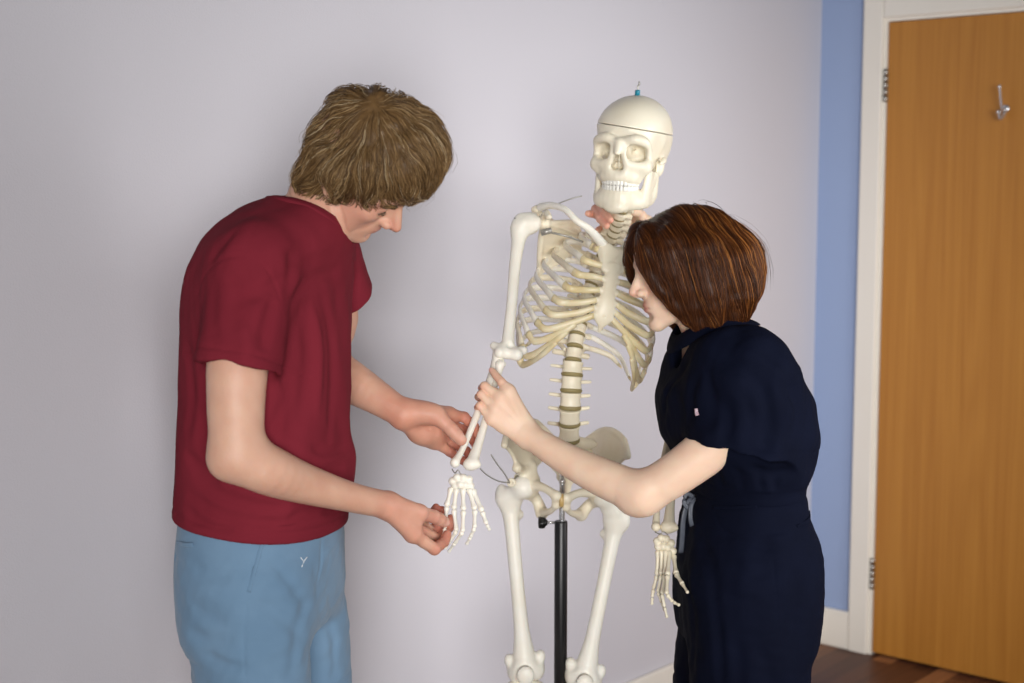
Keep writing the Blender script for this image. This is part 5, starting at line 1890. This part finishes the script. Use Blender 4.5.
nl, nc = nail_op(wl_f[0][3], wl_f[0][2], V(-.5, -1, .2), .0064)
wb.append(nl)
for a, b in ((wl_f[0][0], ww), (wl_f[1][0], ww), (wl_f[2][0], ww)):
    o_ = V(0, -.010, .004)
    wb.append(fold([a + o_, a * .6 + b * .4 + o_ * 1.4, a * .3 + b * .7 + o_ * 1.5], .0035, -.0008))
# right hand (far) round the skeleton's neck
wr_f = [PL((614, 205, 3.020), (600.5, 203, 2.985), (604, 212, 2.930), (610.5, 220, 2.893)),
        PL((612, 213, 3.025), (595.5, 209, 2.985), (600, 219, 2.930), (606.5, 226, 2.896)),
        PL((611, 221, 3.028), (599, 216, 3.000), (592, 214, 2.975), (588, 213.5, 2.955)),
        PL((613, 228, 3.030), (602, 228, 3.005), (598, 230, 2.985), (597, 232, 2.970))]
wr_t = PL((638, 222, 3.045), (640, 216, 3.005), (637, 212, 2.965), (633.5, 212, 2.935))
wb += human_hand(oF[-1], wr_f, wr_t, [(.0098, .0088, .0080, .0070), (.0098, .0088, .0080, .0070), (.0094, .0082, .0074, .0066), (.0086, .0070, .0062, .0054)], (.0135, .0105, .0092, .0078), .0205, V(0, -1, 0))
redw = srgb(222, 150, 128)
spots = [(fw.p(.118, 0, -.03), .014, srgb(222, 158, 138), .5), (fw.p(.06, .05, -.02), .035, srgb(224, 158, 136), .5), (fw.p(.06, -.05, -.02), .035, srgb(224, 158, 136), .5),
         (fw.p(.098, 0, -.064), .014, srgb(196, 112, 104), .8), (np.array(wA), .07, srgb(242, 206, 182), .4)]
for f in wl_f:
    spots.append((np.array(f[1:]), .010, srgb(226, 158, 134), .6)); spots.append((f[0], .012, srgb(226, 162, 140), .35))
for f in wr_f:
    spots.append((np.array(f), .014, srgb(228, 154, 134), .6))
spots.append((nc, .0048, srgb(236, 184, 170), .8))
sdf_object("body", wb, .0019, M_skin_w, woman, tint_fn(srgb(245, 214, 188), spots, 9, .03))
M_brow_w = material("dark brow hair", srgb(70, 44, 30), rough=.6, noise=(200, .5, srgb(92, 60, 40), 2))
face_parts(fw, woman, srgb(92, 70, 48), M_brow_w)

# ---- jumpsuit
M_navy = fabric("navy cotton twill", srgb(13, 17, 34), srgb(9, 12, 26), 1500, .0002, .85, .0, (10, .6))
M_navy.node_tree.nodes["Principled BSDF"].inputs["Specular IOR Level"].default_value = .06
brows_ = [(326, 722, .060, .075), (342, 723, .082, .120), (362, 728, .108, .155), (385, 732, .130, .175), (410, 735, .138, .178), (440, 739, .136, .172), (465, 745, .114, .158), (484, 747, .097, .146), (496, 747, .100, .146)]
BL = [wloft(brows_)]
# cap sleeves falling from the shoulder
c0, c1_ = PX(745, 372, 2.50), PX(740, 452, 2.475)
ax = norm(c1_ - c0); c_op = norm(V(-.20, 0, -1))
BL += [ell(c0 + V(.0, .03, -.005), (.088, .10, .068), None, .05),
       group([tcone(c0 + V(0, .02, -.01), c1_ + ax * .05, .090, .088, 0, ((0, 1, 0), .62)), halfspace(PX(738, 452, 2.44), c_op), tcone(c1_ - ax * .06 + V(-.008, 0, 0), c1_ + ax * .05 + V(-.008, 0, 0), .055, .080, .006, ((0, 1, 0), .60), "s")], .03)]
d0, d1_ = PX(718, 350, 2.77), PX(717, 304, 2.94)
BL += [ell(d0, (.075, .07, .062), None, .05), group([tcone(d0, d1_, .064, .060), halfspace(d0 * .25 + d1_ * .75, norm(d1_ - d0))], .03)]
# open neckline
BL += [tcone(PX(716, 340, 2.63), fw.p(.0, 0, -.02), .062, .085, .008, None, "s"), tcone(PX(690, 352, 2.615), PX(672, 330, 2.60), .034, .05, .012, None, "s")]
BL.append(halfspace(PX(747, 492, 2.63), (0, 0, -1), .003))


def wl_(pts, D):
    return [PX(x, y, D) for x, y in pts]


BL += folds_on(BL, [([(690, 356), (672, 384), (663, 424)], .011, 0.0067), ([(700, 372), (690, 400), (688, 430)], .012, 0.0075), ([(735, 350), (760, 360), (785, 380)], .012, -0.0060),
                    ([(720, 356), (745, 370), (770, 396)], .012, 0.0075), ([(705, 364), (712, 398), (706, 434)], .012, 0.0067), ([(760, 378), (768, 412), (766, 455)], .013, 0.0075),
                    ([(790, 384), (797, 414), (790, 445)], .012, 0.0067), ([(735, 388), (742, 418), (738, 450)], .011, -0.0053), ([(722, 400), (728, 425), (722, 446)], .009, 0.0053),
                    ([(735, 468), (740, 478), (742, 491)], .007, 0.0060), ([(760, 470), (760, 480), (762, 491)], .007, 0.0060), ([(780, 468), (776, 480), (775, 491)], .007, 0.0053),
                    ([(715, 460), (718, 474), (722, 491)], .007, 0.0060), ([(700, 456), (700, 474), (704, 491)], .006, 0.0053), ([(748, 466), (770, 474), (796, 470)], .009, 0.0053)])
BL += [
       disp(PX(640, 510, 2.3), PX(840, 300, 3.0), lambda X, Y, Z, d: (.0030 * sines(51, 8, .075, (X, Y, Z)) + .0006 * sines(52, 8, .03, (X, Y, Z))) * np.exp(-(d / .03) ** 2)),
       disp(PX(700, 470, 2.35), PX(830, 430, 2.6), hemline(PX(738, 452, 2.44), c_op, .014))]
top = sdf_object("jumpsuit_top", BL, .0028, M_navy, woman)
# collar: a soft stand-away roll round the opening
cut_at = next(i for i, o in enumerate(BL) if o.mode == "s")
a0, a1 = PX(716, 340, 2.63), fw.p(.0, 0, -.02)
na = a1 - a0; La = np.linalg.norm(na); na /= La
u = norm(np.cross(na, V(0, 1, 0))); w_ = np.cross(na, u)
ring = []
for t in np.linspace(0, 2 * math.pi, 72, endpoint=False):
    S_ = np.linspace(-.08, .10, 120); tt = np.clip(S_ / La, 0, 1)
    pts = a0 + na * S_[:, None] + (u * math.cos(t) + w_ * math.sin(t)) * (.062 + .023 * tt)[:, None]
    ins = np.nonzero(evalpts(BL[:cut_at], pts) < 0)[0]
    ring.append(pts[ins[-1] if len(ins) else 0])
ring = np.array(ring)
for _ in range(5):
    ring = (np.roll(ring, 1, 0) + ring * 2 + np.roll(ring, -1, 0)) / 4
ringc = np.vstack([ring, ring[:1], ring[1:2]])
outw = ringc - (a0 + na * ((ringc - a0) @ na)[:, None]); outw /= np.linalg.norm(outw, axis=1)[:, None]
v, f = sweep(ringc + outw * .010 + na * .004, .018, .0040, na * .7 - outw * .7, 12, cap=False)
mesh_object("collar", v, f, M_navy, top)

trows = [(484, 748, .096, .143), (494, 747, .098, .146), (510, 745, .106, .154), (535, 746, .119, .168), (570, 747, .127, .176), (605, 747, .127, .176), (640, 746, .118, .172)]
TR = [wloft(trows, 0, 0, 2.35)]
TR += [chain([PX(746, 590, 2.545), PX(750, 640, 2.54), PX(749, 690, 2.54), down(PX(749, 690, 2.54), .12, .012)], [.112, .112, .110, .096], .022),
       chain([PX(742, 590, 2.715), PX(735, 640, 2.715), PX(730, 690, 2.715), down(PX(730, 690, 2.715), .12, .012)], [.112, .112, .110, .092], .016),
       halfspace(V(0, 0, .118), (0, 0, -1), .003)]
TR += folds_on(TR, [([(713, 509), (722, 528), (745, 542), (772, 551)], .0024, .0030), ([(772, 551), (776, 590), (778, 628)], .0022, .0022), ([(751, 640), (765, 638), (779, 630)], .0022, .0022),
                    ([(713, 508), (735, 508), (757, 507)], .0022, .0026), ([(797, 527), (808, 520), (816, 511)], .0030, .0045), ([(700, 540), (712, 570), (717, 620)], .012, .0070),
                    ([(716, 610), (720, 650), (721, 690)], .010, .0085), ([(688, 560), (692, 610), (690, 683)], .011, .0050), ([(790, 560), (796, 600), (790, 660)], .013, .0050),
                    ([(735, 640), (740, 662), (738, 690)], .011, .0040), ([(760, 650), (768, 668), (770, 690)], .011, .0040), ([(720, 590), (740, 600), (760, 600)], .011, .0035),
                    ([(728, 560), (750, 575), (768, 572)], .010, .0030), ([(700, 497), (745, 500), (795, 492)], .0030, .0030)])
TR += [
       disp(PX(640, 780, 2.2), PX(850, 480, 3.0), lambda X, Y, Z, d: (.0028 * sines(61, 8, .09, (X, Y, Z), 1.0, (1, 1, .6)) + .0006 * sines(62, 8, .03, (X, Y, Z))) * np.exp(-(d / .03) ** 2)),
       disp(PX(640, 505, 2.3), PX(850, 470, 3.0), lambda X, Y, Z, d: .0016 * np.sin(np.arctan2(Y - 2.63, X - PX(748, 490, 2.63)[0]) * 46) * np.exp(-((Z - PX(748, 490, 2.63)[2]) / .012) ** 2) * np.exp(-(d / .02) ** 2))]
tr = sdf_object("jumpsuit_trousers", TR, .0030, M_navy, woman)


def on(ops, pts, n=20, off=.001):
    p = spline(pts, n)
    for _ in range(8):
        p = p - gradpts(ops, p) * evalpts(ops, p)[:, None]
    return p + gradpts(ops, p) * off


for pts in ([(713, 508), (735, 508), (757, 507)], [(797, 527), (808, 520), (816, 511)]):
    v, f = sweep(seam_on(TR, pts), .0042, .0010, UP, 8); mesh_object("pocket", v, f, M_navy, tr)
M_tape = material("grey satin tape", srgb(74, 78, 88), rough=.4, noise=(90, .5, srgb(60, 64, 74), 2))
parts = [sweep(spline(PL((694, 497, 2.525), (688, 503, 2.515), (683.5, 520, 2.51), (682, 540, 2.512), (681, 553, 2.515)), 16), .0055, .0007, V(1, .3, 0), 6),
         sweep(spline(PL((694, 497, 2.525), (691, 506, 2.513), (690.5, 518, 2.508), (692, 526, 2.51)), 12), .0048, .0007, V(1, .4, 0), 6),
         sweep(spline(PL((694, 497, 2.525), (687, 494, 2.515), (684, 502, 2.510), (689, 508, 2.512), (694, 499, 2.523)), 16), .0045, .0007, V(.3, .3, 1), 6)]
vv, ff = join_vf(parts); mesh_object("drawstring", vv, ff, M_tape, tr)
# little tab on the sleeve
M_tab = material("pale woven tab", srgb(206, 188, 196), rough=.7, noise=(300, .7, srgb(150, 88, 112), 1))
ctr = on(BL, [PX(691, 409, 2.47), PX(693, 412, 2.47), PX(695.5, 415, 2.47)], 4, .0015)
v, f = sweep(ctr, .0036, .0008, V(1, 0, .9), 8); mesh_object("tab", v, f, M_tab, top)
M_wshoe = fabric("black canvas", srgb(30, 30, 34), srgb(24, 24, 28))
for an in w_an:
    shoe(woman, an, V(-1, -.15, 0), M_wshoe, M_sole)

# ---- hair: a chin-length bob parted near the middle
HB_ = [fw.ell((-.014, 0, .044), (.112, .096, .091)), fw.ell((-.066, 0, -.004), (.094, .094, .092), None, .03)]
for s in (-1, 1):
    HB_ += [fw.ch([(-.070, s * .066, .000), (-.078, s * .078, -.060), (-.060, s * .070, -.120)], [.056, .044, .020], .025),
            fw.ch([(-.010, s * .076, .030), (-.014, s * .090, -.050), (-.018, s * .080, -.138)], [.046, .034, .012], .022),
            fw.ch([(.040, s * .070, .055), (.046, s * .086, .005), (.030, s * .084, -.055), (.014, s * .076, -.120)], [.042, .026, .020, .009], .018),
            fw.ch([(.074, s * .034, .086), (.096, s * .050, .050), (.091, s * .072, .000), (.066, s * .078, -.050), (.038, s * .074, -.100)], [.028, .019, .013, .011, .006], .016)]
HB_ += [fw.ch([(-.090, 0, .000), (-.100, 0, -.050), (-.084, 0, -.112)], [.060, .046, .022], .03, ((0, 1, 0), 1.4)),
        fw.ell((.115, 0, -.030), (.055, .060, .072), None, .010, "s"), fw.ell((.050, 0, -.105), (.080, .062, .075), None, .010, "s"),
        fw.ch([(.100, 0, .100), (.050, 0, .148), (-.030, 0, .148)], [.003, .004, .003], 0)]
HB_[-1].mode = "s"; HB_[-1].k = .006
HB_ += [disp(fw.o - .2, fw.o + .2, lambda X, Y, Z, d: .0022 * sines(71, 9, .05, (X, Y, Z), 1.0, (1, 1, .35)) * np.exp(-(d / .03) ** 2))]
hv, hq = surface(HB_, .0024)
hv = relax(hv, hq, 1)


def wdir(P):
    L = (P - fw.o) @ fw.R / fw.s
    side = np.where(L[:, 1] >= 0, 1.0, -1.0)
    topw = np.clip((L[:, 2] - .06) / .06, 0, 1)
    back = np.clip((-L[:, 0] - .02) / .06, 0, 1)
    D = np.stack([-.18 * np.ones(len(L)) - .5 * back * topw + .35 * np.clip((-L[:, 2] - .03) / .04, 0, 1) * 0, side * topw * 1.4, -.35 - 1.1 * (1 - topw)], 1)
    D += .10 * np.stack([sines(81, 6, .05, L.T), sines(82, 6, .05, L.T), 0 * L[:, 0]], 1)
    return D @ fw.R.T


rngw = np.random.RandomState(17)
NS = 8500
roots = sample_surface(hv, hq, NS, 13)
sv, sq, sid = strands(HB_, roots, wdir, .12, 11, .00050, 14, .0022, spread=.035)
pal = np.array([srgb(66, 34, 15)[:3], srgb(86, 46, 20)[:3], srgb(50, 25, 11)[:3], srgb(118, 68, 30)[:3], srgb(160, 102, 48)[:3]])
Lr = (roots - fw.o) @ fw.R / fw.s
hi = np.clip((-Lr[:, 0] + .01) / .09, 0, 1) * np.clip((Lr[:, 2] + .05) / .08, 0, 1)  # lit look of the back and crown, put into the strand colours
pr = rngw.uniform(size=NS)
ci = np.where(pr < .36 - .25 * hi, 0, np.where(pr < .66 - .30 * hi, 1, np.where(pr < .86 - .35 * hi, 2, np.where(pr < .97 - .2 * hi, 3, 4))))
fl_r = sample_surface(hv, hq, 150, 33, lambda c: (((c - fw.o) @ fw.R)[:, 2] > .03) & (((c - fw.o) @ fw.R)[:, 0] < .02))
fv, fq, fid = strands(HB_, fl_r, wdir, .10, 10, .00026, 34, .009, spread=.30)
sq = np.vstack([sq, fq + len(sv)]); sv = np.vstack([sv, fv]); sid = np.concatenate([sid, fid])
col = np.vstack([np.repeat(np.array(srgb(62, 32, 14)[:3])[None], len(hv), 0), pal[ci][sid]])
mesh_object("hair", np.vstack([hv, sv]), np.vstack([hq, sq + len(hv)]), M_hair, woman, col)
# ================================================================== CAMERA, LIGHT
cam = bpy.data.cameras.new("camera"); cam.sensor_width = 36.0; cam.lens = F * 36.0 / 1024.0
cam.clip_start = 0.05
camo = bpy.data.objects.new("camera", cam); C.objects.link(camo)
camo.location = (0, 0, H); camo.rotation_euler = (math.pi / 2 - TILT, 0, 0)
bpy.context.scene.camera = camo
cam.dof.use_dof = True; cam.dof.focus_distance = 2.62; cam.dof.aperture_fstop = 3.2

w = bpy.data.worlds.new("daylight"); bpy.context.scene.world = w; w.use_nodes = True
bg = w.node_tree.nodes["Background"]; bg.inputs[0].default_value = (0.93, 0.95, 1.0, 1); bg.inputs[1].default_value = 0.03


def area(name, loc, target, sx, sy, power, color):
    l = bpy.data.lights.new(name, "AREA"); l.shape = "RECTANGLE"; l.size = sx; l.size_y = sy; l.energy = power; l.color = color
    o = bpy.data.objects.new(name, l); C.objects.link(o); o.location = tuple(loc)
    d = Vector(target) - Vector(loc); o.rotation_euler = d.to_track_quat("-Z", "Y").to_euler()
    return o


area("added_beam_light", (0.7, -2.5, 1.4), (0.3, 3.4, 1.1), 2.4, 1.7, 24, (1.0, 0.99, 0.97)).data.spread = 1.1  # added lamp behind the camera, no window built; lights the figures from the front
area("added_beam_light", (0.3, -2.5, 1.5), (0.0, 3.0, 1.1), 2.0, 1.5, 6, (1.0, 0.99, 0.97)).data.spread = 0.8  # added narrow beam, pools light on the middle so the edges fall off
area("added_side_light", (1.9, 1.0, 1.6), (-0.2, 3.2, 1.2), 1.2, 1.4, 1.6, (1.0, 0.99, 0.98)).data.spread = 2.0  # added weak lamp from the right, out of view
area("added_side_light", (1.9, 2.2, 1.4), (0.2, 3.6, 1.0), 1.0, 1.4, 10.5, (1.0, 0.99, 0.98)).data.spread = 1.6  # added lamp out of view, brightens the corner, blue wall and trim
vs = bpy.context.scene.view_settings
vs.view_transform = "Standard"; vs.look = "None"; vs.gamma = 1.0; vs.use_curve_mapping = False; vs.exposure = 0.06
